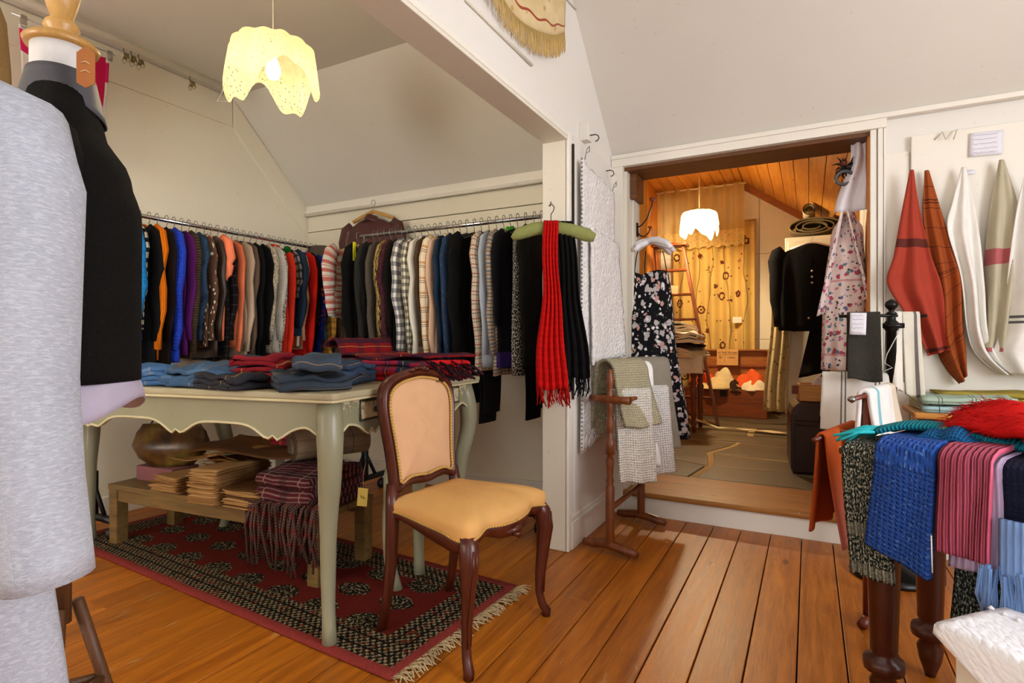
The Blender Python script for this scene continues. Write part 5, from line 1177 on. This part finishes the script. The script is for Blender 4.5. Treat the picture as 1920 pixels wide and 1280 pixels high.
sg = tag(MB().box(-.125, -.004, -.10, .125, .004, .10).build('card_sign', fab('#d3a262', bump=.3), None, smooth=False, loc=(-.90, 7.44, .84), rot=(-.06, 0, 0)), 'handwritten cardboard price sign propped on the trunk lid', 'sign')
text('IN THE TRUNK', .034, (0, -.0052, .045), (pi/2, 0, 0), INK, sg); text('$1', .045, (-.075, -.0052, -.015), (pi/2, 0, 0), INK, sg); text('a piece', .032, (.045, -.0052, -.01), (pi/2, 0, 0), INK, sg)
MB().tube([(-.115, -.005, .03), (.115, -.005, .032)], .0014, 4).build('ruled_line', INK, sg); MB().tube([(-.03, -.005, .03), (-.03, -.005, -.07)], .0014, 4).build('ruled_line', INK, sg)
# white cabinet with rolled blanket, cardigan outfit and patterned drape
CAB = solid('#d5cdb8', .4, var=.04)
cb = empty('cabinet', (.10, 6.75, .14), 0, 'tall cream metal cabinet on short feet in the stone room', 'cabinet')
box('body', CAB, cb, -.33, 0, .12, .34, .5, 2.02, .008)
dd = box('door', CAB, cb, -.30, -.012, .16, .31, .002, 1.98, .004)
MB().tube([(-.24, -.02, 1.0), (-.24, -.045, 1.02), (-.24, -.045, 1.12), (-.24, -.02, 1.14)], .006, 6).build('handle', CHROME, dd)
for x_ in (-.29, .30):
    for y_ in (.05, .45): MB().lathe([(.018, 0), (.032, .03), (.028, .08), (.03, .122)], 10, (x_, y_, 0)).build('foot', solid('#e8e2d4', .35), cb)
def spiral(u, v): a = u*6*pi; r = 1-.75*u; return (.26*r*cos(a), (v-.5)*.34, .105+.095*r*sin(a))
tag(MB().grid(spiral, 90, 4, 1.6, .34).build('rolled_blanket', fab('#8a7a58', [('v', .05, 0, .02, '#6a5a3c', .7)], weave='fuzzy'), None, solid=.012, loc=(.04, 6.95, 2.165)), 'rolled olive brown blanket on top of the cream cabinet', 'blanket')
tag(MB().grid(lambda u, v: ([.062, .062, .045, .045][int(round(v*3))]*cos(2*pi*u), [-.2, .2, .2, -.2][int(round(v*3))], [.062, .062, .045, .045][int(round(v*3))]*sin(2*pi*u)), 24, 3, .4, .8, True).build('cardboard_tube', fab('#d8c8a4'), None, loc=(.0, 6.95, 2.45)), 'pale cardboard tube lying on top of the rolled blanket', 'tube')
CARD = fab('#0b0a0c')
cdg = garment((.02, 6.55, 2.10), .1, CARD, 'black cardigan with pearl buttons hanging on the front of the cream cabinet', 'cardigan', 'cardigan', L=.95, W=.30, D=.05, sr=.075, sleeve=.78, sflat=.7, seed=77)
for x_, z in ((.0, 1.76), (.0, 1.70), (.0, 1.64), (-.03, 1.28), (.14, 1.28)):
    MB().lathe([(.001, -.006), (.009, -.004), (.011, 0), (.001, .004)], 10).build('button', solid('#f2eee4', .2), cdg, loc=(x_, -.066, z-2.10), rot=(pi/2, 0, 0))
hanger((.02, 6.55, 2.13), .1, hcols['white'], 'white satin hanger holding the black cardigan on the cabinet', None, r=.018, half=.2)
tag(MB().grid(lambda u, v: ((.10+.12*v)*cos(2*pi*u)*(1+.06*sin(12*pi*u)*v), .05*sin(2*pi*u)*(1+.3*sin(10*pi*u)*v), -.55*v+.06*cos(2*pi*u)*v), 50, 12, .6, .55, True).build('skirt', CARD, None, solid=.003, loc=(.13, 6.58, 1.27)), 'black flared skirt hanging below the black cardigan', 'skirt')
DRP = fab('#cbb98e', [('spots', 15, .5, '#9a8a5c', 2), ('spots', 22, .4, '#6f6a4a', 5)])
tag(MB().grid(lambda u, v: ((u-.5)*(.16+.06*v)+.03*sin(v*5), .03*sin(u*16)+.02*v, -1.5*v), 40, 30, .3, 1.5).build('patterned_drape', DRP, None, solid=.004, loc=(-.30, 6.68, 1.78)), 'cream leaf patterned drape hanging down the side of the cabinet', 'drape')
# dark chest with a wooden box of cloths
DCH = wood('#160a06', '#3a1c12', rough=.35, axis='X')
dc = empty('chest', (.12, 4.52, .14), .1, 'dark varnished domed chest on the flagstones inside the doorway', 'chest')
MB().prism([(-.24, 0), (.24, 0), (.25, .06), (.25, .40), (.235, .45), (.2, .485), (-.2, .485), (-.235, .45), (-.25, .40), (-.25, .06)], -.18, .18, 'y').build('body', DCH, dc, smooth=False, bevel=.008)
for z in (.36, .33): MB().tube([(-.252, -.183, z), (.252, -.183, z)], .005, 5).build('band', DCH, dc)
for x_ in (-.235, .235): box('corner_strap', solid('#1c120c', .4), dc, x_-.014, -.188, .02, x_+.014, -.176, .40)
wbx = empty('wooden_crate', (.10, 4.50, .63), .1, 'small pale wooden box of cloths standing on the dark chest', 'box')
WB_ = wood('#a06a2c', '#cf9a52', axis='X')
for a_ in ((-.17, -.12, 0, .17, -.108, .115), (-.17, .108, 0, .17, .12, .115), (-.17, -.108, 0, -.158, .108, .115), (.158, -.108, 0, .17, .108, .115)): box('side', WB_, wbx, *a_)
box('base', WB_, wbx, -.158, -.108, 0, .158, .108, .012); box('handle_block', LAD, wbx, -.21, -.03, .04, -.17, .03, .1)
heap('crumpled_cloth', (.10, 4.50, .69), .12, .085, .12, fab('#c9c4c8', [('spots', 24, .45, '#4a4a6a', 2)]), 'grey printed cloth crumpled inside the pale wooden box', 'cloth', 3.3)
heap('crumpled_cloth', (.16, 4.54, .70), .09, .07, .12, fab('#d8a632'), 'mustard cloth tucked in the pale wooden box', 'cloth', 5.1)

# ================================================================ RIGHT SIDE OF THE ROOM
def pinned(name, y0, Lb, Rb, mat, label, folds=2, amp=.02, bulge=.03, seed=0, su=.45):
    """cloth pinned at one point; Lb and Rb are its left and right outline (x, z) from top to bottom"""
    n = len(Lb)-1
    def at_(tab, v):
        k = v*n; i = min(int(k+1e-6), n-1); f = k-i; P0, P1, P2, P3 = tab[max(i-1, 0)], tab[i], tab[i+1], tab[min(i+2, n)]
        return tuple(.5*((2*P1[c])+(-P0[c]+P2[c])*f+(2*P0[c]-5*P1[c]+4*P2[c]-P3[c])*f*f+(-P0[c]+3*P1[c]-3*P2[c]+P3[c])*f**3) for c in range(2))
    def fn(u, v):
        a, b_ = at_(Lb, v), at_(Rb, v)
        return (a[0]+(b_[0]-a[0])*u, y0-bulge*sin(pi*u)*min(1, .3+v)-amp*sin(u*folds*2*pi+seed+v*2)*min(1, v*2), a[1]+(b_[1]-a[1])*u)
    o = MB().grid(fn, 28, n*7, su, Lb[0][1]-Lb[-1][1]).build(name, mat, None, solid=.004)
    return tag(o, label, 'tea towel', 'linen tea towels pinned on the wall board')
REDL = fab('#a8402f', [('v', .6, .235, .03, '#4a2822', .85)], var=.14, bump=.6); RUST = fab('#9a4a20', [('u', .075, 0, .0025, '#3a1c10', .9), ('v', .075, 0, .0025, '#3a1c10', .9), ('v', .3, .12, .004, '#3a1c10', .9), ('v', .3, .13, .004, '#3a1c10', .9)])
pinned('tea_towel', 3.29, [(.489, 1.861), (.481, 1.658), (.502, 1.452), (.522, 1.248), (.536, 1.02), (.573, .919), (.623, .846)], [(.504, 1.859), (.553, 1.65), (.603, 1.445), (.627, 1.344), (.633, 1.144), (.646, .995), (.646, .896)], RUST, 'rust brown checked linen tea towel pinned beside the red one', seed=2)
pinned('tea_towel', 3.27, [(.429, 1.867), (.395, 1.665), (.363, 1.46), (.335, 1.332), (.395, 1.2), (.458, 1.08), (.496, .976)], [(.442, 1.865), (.469, 1.657), (.51, 1.45), (.545, 1.322), (.561, 1.2), (.573, 1.08), (.581, 1.007)], REDL, 'brick red linen tea towel with one dark stripe pinned on the board', seed=0, amp=.018)
pinned('tea_towel', 3.28, [(.627, 1.854), (.591, 1.694), (.571, 1.571), (.621, 1.343), (.645, 1.094), (.68, .984), (.76, .90)], [(.641, 1.852), (.67, 1.685), (.691, 1.511), (.706, 1.29), (.718, 1.094), (.756, .972), (.815, .892)], fab('#ece9e2', bump=.6), 'plain white linen tea towel pinned between the rust and beige ones', seed=1)
pinned('tea_towel', 3.28, [(.763, 1.868), (.733, 1.678), (.718, 1.509), (.712, 1.30), (.710, 1.15), (.71, 1.07), (.705, 1.0)], [(.778, 1.865), (.826, 1.667), (.839, 1.498), (.83, 1.33), (.815, 1.2), (.802, 1.069), (.8, 1.0)], fab('#b9b096', [('v', .5, .82, .05, '#b0505a', .9)], bump=.6), 'natural beige linen tea towel with pink end pinned on the board', seed=4)
pinned('tea_towel', 3.24, [(.84, 1.79), (.811, 1.613), (.787, 1.378), (.78, 1.235), (.765, 1.093), (.739, .997), (.792, .90)], [(.86, 1.79), (.92, 1.613), (.96, 1.378), (.98, 1.235), (.985, 1.093), (.98, .997), (.97, .90)], fab('#e9e6df', [('v', .9, .52, .012, '#2a2a30', .9), ('v', .9, .545, .012, '#2a2a30', .9)], bump=.6), 'white linen tea towel with two black stripes pinned in front of the beige one', seed=3)
for k, (x_, z) in enumerate(((.436, 1.875), (.496, 1.868), (.634, 1.862), (.77, 1.876), (.85, 1.80))):
    pass
def note(x0, z0, x1, z1, y_, label, rows, seed, rot=.03):
    cx, cz = (x0+x1)/2, (z0+z1)/2; w_, h_ = (x1-x0)/2, (z0-z1)/2
    o = tag(MB().grid(lambda u, v: ((u-.5)*2*w_, -.004*sin(pi*u)*v, (.5-v)*2*h_), 6, 6, .1, .1).build('paper_note', fab('#e4e2ea', var=.03), None, solid=.0012, loc=(cx, y_, cz), rot=(0, rot, 0)), label, 'note')
    rn = random.Random(seed)
    for r_ in range(rows):
        z = h_*.75-1.5*h_*r_/max(1, rows-1); xx = -w_*.8; pts = []
        while xx < w_*rn.uniform(.55, .85): pts.append((xx, -.0062, z+rn.uniform(-.0035, .0035))); xx += .0045
        MB().tube(pts, .0006, 3).build('handwriting', solid('#8d8fb0', .8), o)
    return o
note(.662, 2.015, .783, 1.905, 3.314, 'white handwritten paper note pinned high on the wall board', 5, 1)
note(.65, 1.846, .684, 1.826, 3.314, 'tiny paper label beside the plain white tea towel', 1, 2, 0)
for x_, lab in ((.57, 'bent wire hook nailed at the top of the wall board'),):
    tag(MB().tube([(-.04, 0, -.02), (-.01, -.01, .01), (.0, -.02, -.03), (.02, -.015, .0), (.045, -.01, .012), (.03, -.02, -.035)], .0022, 5).build('wire_hook', solid('#b9ae94', .4, .6), None, loc=(x_, 3.318, 2.03)), lab, 'hook')
# black iron towel stand
IRON = solid('#141210', .35, .5)
IX, IY = .325, 3.0
it = empty('towel_stand', (IX, IY, 0), 0, 'black iron towel stand with ball finial and clamped arms by the wall board', 'towel stand')
MB().lathe([(.16, 0), (.165, .012), (.14, .03), (.06, .05), (.03, .07), (.02, .09)], 24).build('base', IRON, it)
MB().lathe([(.02, .08), (.02, 1.09), (.028, 1.1), (.028, 1.13), (.017, 1.14), (.016, 1.165), (.024, 1.17), (.01, 1.18), (.013, 1.187), (.024, 1.2), (.026, 1.21), (.022, 1.222), (.01, 1.23), (.001, 1.235)], 16).build('post', IRON, it)
MB().tube([(-.035, -.02, 1.115), (.045, -.02, 1.115)], .012, 8).build('clamp', IRON, it)
MB().tube([(.02, 0, 1.16), (-.02, -.03, 1.16), (-.205, -.05, 1.16)], .007, 8).build('arm', IRON, it)
MB().tube([(0, 0, 1.16), (.05, .06, 1.16), (.14, .08, 1.16)], .007, 8).build('arm', IRON, it)
MB().tube([(.03, 0, .885), (-.275, 0, .885)], .007, 8).build('arm', IRON, it)
MB().tube([(.03, -.03, 1.1), (-.02, -.03, .99), (-.03, -.035, .95), (.0, -.03, .93), (-.05, -.035, .905)], .006, 6, True, .3).build('ribbon', fab('#eceae4'), it)
over_rail('towel', (.215, 2.95, 1.163), -pi/2+.06, .125, .29, .26, fab('#3c3a33', weave='fuzzy'), 'dark olive grey towel hanging on the iron towel stand', r=.012, flare=.02, folds=1, seed=1, th_=.008)
note(.16, 1.172, .222, 1.075, 2.90, 'white handwritten note pinned on the dark olive towel', 5, 4)
over_rail('towel', (.40, 3.07, 1.165), -pi/2+.3, .07, .36, .3, fab('#d9d3c2', [('u', .2, .045, .012, '#4a434a', .85)]), 'cream linen towel with a dark stripe on the far arm of the iron stand', r=.012, flare=.03, folds=1, seed=2, th_=.01)
over_rail('towel', (.335, 3.02, 1.165), -pi/2+.2, .055, .34, .3, fab('#e6e1d4'), 'plain cream linen towel hanging just behind the iron stand post', r=.012, flare=.02, folds=1, seed=5, th_=.01)
over_rail('towel', (.19, 3.0, .89), -pi/2, .27, .25, .2, fab('#e9e6de', [('u', .13, .075, .006, '#5a5a5e', .9), ('u', .13, .09, .006, '#5a5a5e', .9)]), 'white towel with paired grey stripes on the low arm of the iron stand', r=.012, flare=.02, seed=3, th_=.008)
# small wooden towel rack in front of it
W2 = wood('#4a160a', '#7a2c14', rough=.35, axis='Z')
tr2 = empty('towel_rack', (0, 0, 0), 0, 'small reddish wooden towel rack holding the orange towel', 'towel rack')
A2, B2 = Vector((.19, 2.45, 0)), Vector((.275, 2.73, 0))
for P_ in (A2, B2):
    MB().tube([P_+Vector((0, 0, .02)), P_+Vector((0, 0, .84))], .014, 8).build('post', W2, tr2)
    MB().tube([P_+Vector((-.02, -.06, .018)), P_+Vector((.02, .06, .018))], .018, 8).build('foot', W2, tr2)
    MB().tube([P_+Vector((-.125, .02, .70)), P_+Vector((.03, -.01, .70))], .012, 8).build('cross_arm', W2, tr2)
MB().tube([A2+Vector((-.055, -.16, .845)), B2+Vector((.05, .15, .845))], .009, 8).build('rail', W2, tr2)
MB().lathe([(.001, -.014), (.012, -.007), (.014, 0), (.01, .008), (.001, .012)], 10, tuple(A2+Vector((-.058, -.168, .845)))).build('rail_knob', STEEL, tr2)
MB().tube([A2+Vector((-.175, -.22, .70)), B2+Vector((-.12, .02, .70))], .009, 8).build('rail', W2, tr2)
over_rail('towel', (.10, 2.50, .703), -.29, .43, .39, .35, fab('#c8581f', [('grad', .28, .0, '#c9786a'), ('u', .14, .1, .003, '#5a1c0c', .9)], weave='fuzzy'), 'burnt orange towel with faded pink ends on the low rail of the wooden rack', r=.014, flare=.05, folds=2, amp=.012, seed=1, th_=.008)
over_rail('towel', (.24, 2.64, .848), -.29, .42, .22, .2, fab('#ebe8e4', [('u', .6, .09, .035, '#6fb4c4', .9), ('u', .6, .34, .2, '#c9a86a', .5)]), 'white towel with one turquoise stripe on the top rail of the wooden rack', r=.016, flare=.03, seed=2, th_=.016)
# narrow shelf table with folded tea towels
sv = empty('shelf_table', (.40, 2.93, 0), 0, 'narrow pine topped table with black legs against the wall board', 'table')
box('table_top', wood('#a8641c', '#dca04a', rough=.4, axis='X'), sv, 0, 0, .715, 1.3, .37, .74, .006)
box('apron', BLACKP, sv, .06, .05, .66, 1.24, .34, .715)
for x_ in (.1, 1.2):
    for y_ in (.07, .31): box('leg', BLACKP, sv, x_-.018, y_-.018, 0, x_+.018, y_+.018, .66)
GRN = fab('#a9bfae', [('u', .11, .02, .003, '#23302c', .8), ('v', .11, .02, .003, '#23302c', .7), ('u', .11, .032, .003, '#23302c', .8)])
for i, (x_, y_, z, w_, d_, n_, m_, lab) in enumerate((
    (.60, 3.08, 0, .32, .24, 3, fab('#9fc0c4', [('u', .12, .02, .004, '#1e2a2c', .8)]), 'pale blue folded tea towel at the bottom of the pile on the shelf table'),
    (.59, 3.08, .036, .31, .23, 3, GRN, 'sage green checked tea towel folded on the shelf table'),
    (.72, 3.20, .02, .42, .16, 5, fab('#9c8c3c'), 'mustard olive folded tea towel at the back of the shelf table'),
    (.50, 3.14, .0, .14, .2, 4, fab('#b9b08c', [('u', .05, 0, .01, '#4a5a4a', .7)]), 'olive striped folded tea towel at the shelf table end'),
    (.86, 3.03, 0, .18, .2, 4, fab('#d9bdb4', [('u', .04, 0, .006, '#b07a74', .7)]), 'dusty pink striped tea towel rolled on the shelf table'))):
    folded('folded_tea_towel', w_, d_, n_, .011 if i != 2 else .012, m_, (x_, y_, .742+z), pi/2+.04*i-.05, lab, 'tea towel', 'folded tea towels on the shelf table', amp=.008, seed=i+50, loose=.008)
# scarf table
DT = wood('#2a0f08', '#5a2614', rough=.3, axis='Z')
SR = math.radians(-28); SO = Vector((.10, 1.85, 0)); SH = .745
def sl_(x_, y_, z): return (SO.x+x_*cos(SR)-y_*sin(SR), SO.y+x_*sin(SR)+y_*cos(SR), z)
stb = empty('scarf_table', tuple(SO), SR, 'dark mahogany table with turned legs covered in knitted scarves', 'table')
box('table_top', DT, stb, -.03, -.0, SH-.022, 1.0, .46, SH, .006)
box('apron', DT, stb, .02, .04, SH-.11, .95, .42, SH-.022)
lp = [(.014, 0), (.02, .02), (.03, .05), (.036, .09), (.024, .115), (.05, .125), (.052, .14), (.05, .155), (.026, .165), (.034, .18), (.04, .4), (.046, .58), (.046, SH-.022)]
for x_ in (.06, .92):
    for y_ in (.07, .39): MB().lathe(lp, 16, (x_, y_, 0)).build('leg', DT, stb)
def over_edge(name, x0, x1, top, d0, d1, off, mat, label, th_=.01, seed=0, skew=0, amp=.004, su=None, parent=None, wid1=None):
    w_ = x1-x0
    def fn(u, v):
        D_ = d0+(d1-d0)*u; T = top+.03+D_; s = v*T; w2 = w_*(1+(wid1 or 0)*max(0, s-top)/max(D_, .01))
        x_ = x0+w_*.5+(u-.5)*w2+skew*max(0, s-top)
        if s < top: y_ = top-s; z = SH+off
        elif s < top+.03: a = (s-top)/.03*pi/2; y_ = -(off+.006)*sin(a); z = SH+off-.004-(off)*(1-cos(a))*.6
        else: y_ = -(off+.006)-.01*(s-top)+amp*sin(u*7+seed+s*9); z = SH-.4*off-(s-top-.03)
        return (x_+.004*sin(s*11+seed), y_, z)
    return tag(MB().grid(fn, 20, 46, su or w_, top+d0+.03).build(name, mat, None, solid=th_, loc=tuple(SO), rot=(0, 0, SR)), label, 'scarf', None)
VAR = fab('#1d2a24', [('noise', 260, .53, '#d4d4c0', (1, .45, 1), .9), ('noise', 3.2, .56, '#a8a894', (.1, 1, 1), .55)], weave='rib', period=.016, bump=.8)
over_edge('scarf', -.005, .105, .25, .335, .335, .012, VAR, 'dark green and cream flecked knitted scarf hanging over the table corner', .012, 1, skew=.04)
over_edge('scarf', .255, .36, .3, .38, .40, .012, fab('#141b1a', [('noise', 260, .54, '#9fa8a0', (1, .45, 1), .8), ('noise', 3, .6, '#c0c4bc', (.1, 1, 1), .5)], weave='rib', period=.016, bump=.8), 'dark flecked knitted scarf end hanging below the lilac scarf', .012, 2, skew=-.02)
over_edge('scarf', .345, .55, .3, .17, .17, .02, fab('#10152e', weave='knit'), 'navy knitted scarf beside the pink ribbed scarf', .014, 3)
over_edge('scarf', .245, .345, .22, .235, .225, .024, fab('#b49fbf', weave='rib', period=.014), 'lilac knitted scarf end showing beneath the pink scarf', .012, 4)
over_edge('scarf', .085, .215, .26, .225, .275, .034, fab('#2b58b4', [('noise', 120, .6, '#6f96df', (1, 1, 1), .7)], weave='knit', period=.011, bump=.8), 'thick royal blue marl knitted scarf folded double over the table edge', .03, 5, skew=-.02, wid1=.1)
over_edge('scarf', .226, .328, .2, .19, .195, .042, fab('#d4607c', weave='rib', period=.012, bump=1), 'pink ribbed knitted scarf hanging over the table edge', .014, 6, skew=.02)
fs = empty('fringed_scarf', tuple(SO), SR, 'pale blue knitted scarf with long tassels hanging past the pink scarf', 'scarf')
LBL = fab('#7fa3dc', weave='rib', period=.012)
MB().grid(lambda u, v: (.345+.16*u, -.045-.004*sin(u*9), SH-.10-.14*v), 14, 8, .16, .14).build('scarf_body', LBL, fs, solid=.012)
b = MB(); rnd = random.Random(9)
for k in range(46):
    x0 = .315+.2*rnd.random(); l = rnd.uniform(.1, .17); z0 = SH-.235+rnd.uniform(-.01, .02)
    b.tube([(x0, -.05+rnd.uniform(-.01, .01), z0+.01), (x0+rnd.uniform(-.01, .01), -.056, z0-l*.5), (x0+rnd.uniform(-.015, .015), -.05+rnd.uniform(-.012, .012), z0-l)], .0055, 6)
tag(b.build('tassels', LBL, fs), kind='stuff')
aq = empty('fringed_scarf', tuple(SO), SR, 'turquoise striped knitted scarf lying across the table with fringe over the corner', 'scarf')
AQ = fab('#1fa6bd', [('u', 1.0, .17, .05, '#9fd6a8', .9), ('u', 1.0, .36, .3, '#4f8fd0', .9)], weave='rib', period=.01, bump=.8)
def aqf(u, v): return (.045+.40*u, .05+.15*v+.10*u+.01*sin(u*8), SH+.052+.022*sin(u*4.2+.4)+.006*sin(v*6)-.03*max(0, .12-u)*8*.3-.012*abs(v-.5))
MB().grid(aqf, 40, 14, .47, .2).build('scarf_body', AQ, aq, solid=.014)
b = MB()
for k in range(34):
    v = rnd.random(); p = aqf(0, v); l = rnd.uniform(.06, .11); dy = rnd.uniform(-.05, .02)
    b.tube([p, (p[0]-l*.5, p[1]+dy*.5, p[2]+.004*rnd.random()-.006), (p[0]-l, p[1]+dy, p[2]-.02-.025*rnd.random())], .0042, 6)
tag(b.build('fringe', fab('#35c3d0'), aq), kind='stuff')
tag(MB().grid(lambda u, v: (.15+.12*u, .05+.1*v, SH+.045+.03*sin(pi*u)*sin(pi*v)+.006*sin(u*12)), 20, 12, .2, .12).build('knitted_hat', fab('#1d6fae', weave='knit', period=.01, bump=.9), None, solid=.014, loc=tuple(SO), rot=(0, 0, SR)), 'deep turquoise knitted piece tucked under the striped turquoise scarf', 'knitwear')
rf = empty('fluffy_scarf', tuple(SO), SR, 'bright red fluffy mohair scarf heaped on the table', 'scarf')
RED = fab('#cf0f0a', weave='fuzzy', var=.3)
def rff(u, v): return (.20+.42*u, .10+.2*v-.06*u, SH+.075+.065*sin(pi*v)*sin(pi*min(1, u*1.6+.12))+.01*nz(u*6, v*5))
MB().grid(rff, 30, 14, .4, .3).build('scarf_body', RED, rf, solid=.02)
b = MB(); rnd = random.Random(14)
for k in range(1500):
    u, v = rnd.random(), rnd.random(); p = Vector(rff(u, v)); d = Vector((-.7+rnd.uniform(-.6, .4), rnd.uniform(-.7, .3), rnd.uniform(-.1, .6))).normalized(); l = rnd.uniform(.02, .05)
    b.tube([p, p+d*l*.6, p+d*l+Vector((0, 0, -.012))], [.0014, .001, .0004], 3, False)
tag(b.build('fluff', RED, rf), kind='stuff')
tag(MB().tube([(0, 0, 0), (.002, 0, -.09)], .0015, 5).build('tag_thread', fab('#eeeae0'), None, loc=sl_(.222, -.07, SH-.17)), 'thin white tag thread hanging beside the blue scarf', 'thread')
# white chest with bedspread
CHW = solid('#ddd6c4', .5, var=.12, scale=18)
wc_ = empty('white_chest', (.27, 1.475, 0), math.radians(-45), 'white painted chest with chipped edges under a white bedspread', 'chest')
box('body', CHW, wc_, 0, 0, .03, .60, .39, .41, .006); box('lid', CHW, wc_, -.012, -.012, .41, .612, .402, .435, .006)
box('plinth', CHW, wc_, .01, .01, 0, .59, .38, .03)
def cov(u, v):
    x_ = -.025+.62*u; ov = .02+.30*u; s = v*(.42+ov)
    if s < .42: y_, z = .40-s, .447+.005*sin(x_*20)*sin(s*17)
    else: q = s-.42; y_, z = -.02-.03*min(1, q*8)-.01*sin(x_*25)*q*5, .445-q*.92
    return (x_, y_, z)
TUF2 = fab('#f0eff2', [('noise', 60, .62, '#dcdce2', (1, 1, 1), .4)], weave='tuft', var=.03, bump=.25)
bs2 = empty('bedspread', (.27, 1.475, 0), math.radians(-45), 'white cotton bedspread with raised tufted lines draped over the painted chest', 'bedspread')
MB().grid(cov, 40, 50, .62, .8).build('cover', TUF2, bs2, solid=.008)
for k in range(3):
    b = MB(); off_ = .1+.14*k
    for j in range(26):
        u = j/25; v = (off_*.8+.1*abs((u*3) % 1-.5))/.62; p = cov(u, min(.95, v)); b.lathe([(.001, -.004), (.007, 0), (.001, .006)], 6, (p[0], p[1], p[2]+.006))
    tag(b.build('tufted_line', TUF2, bs2), kind='stuff')
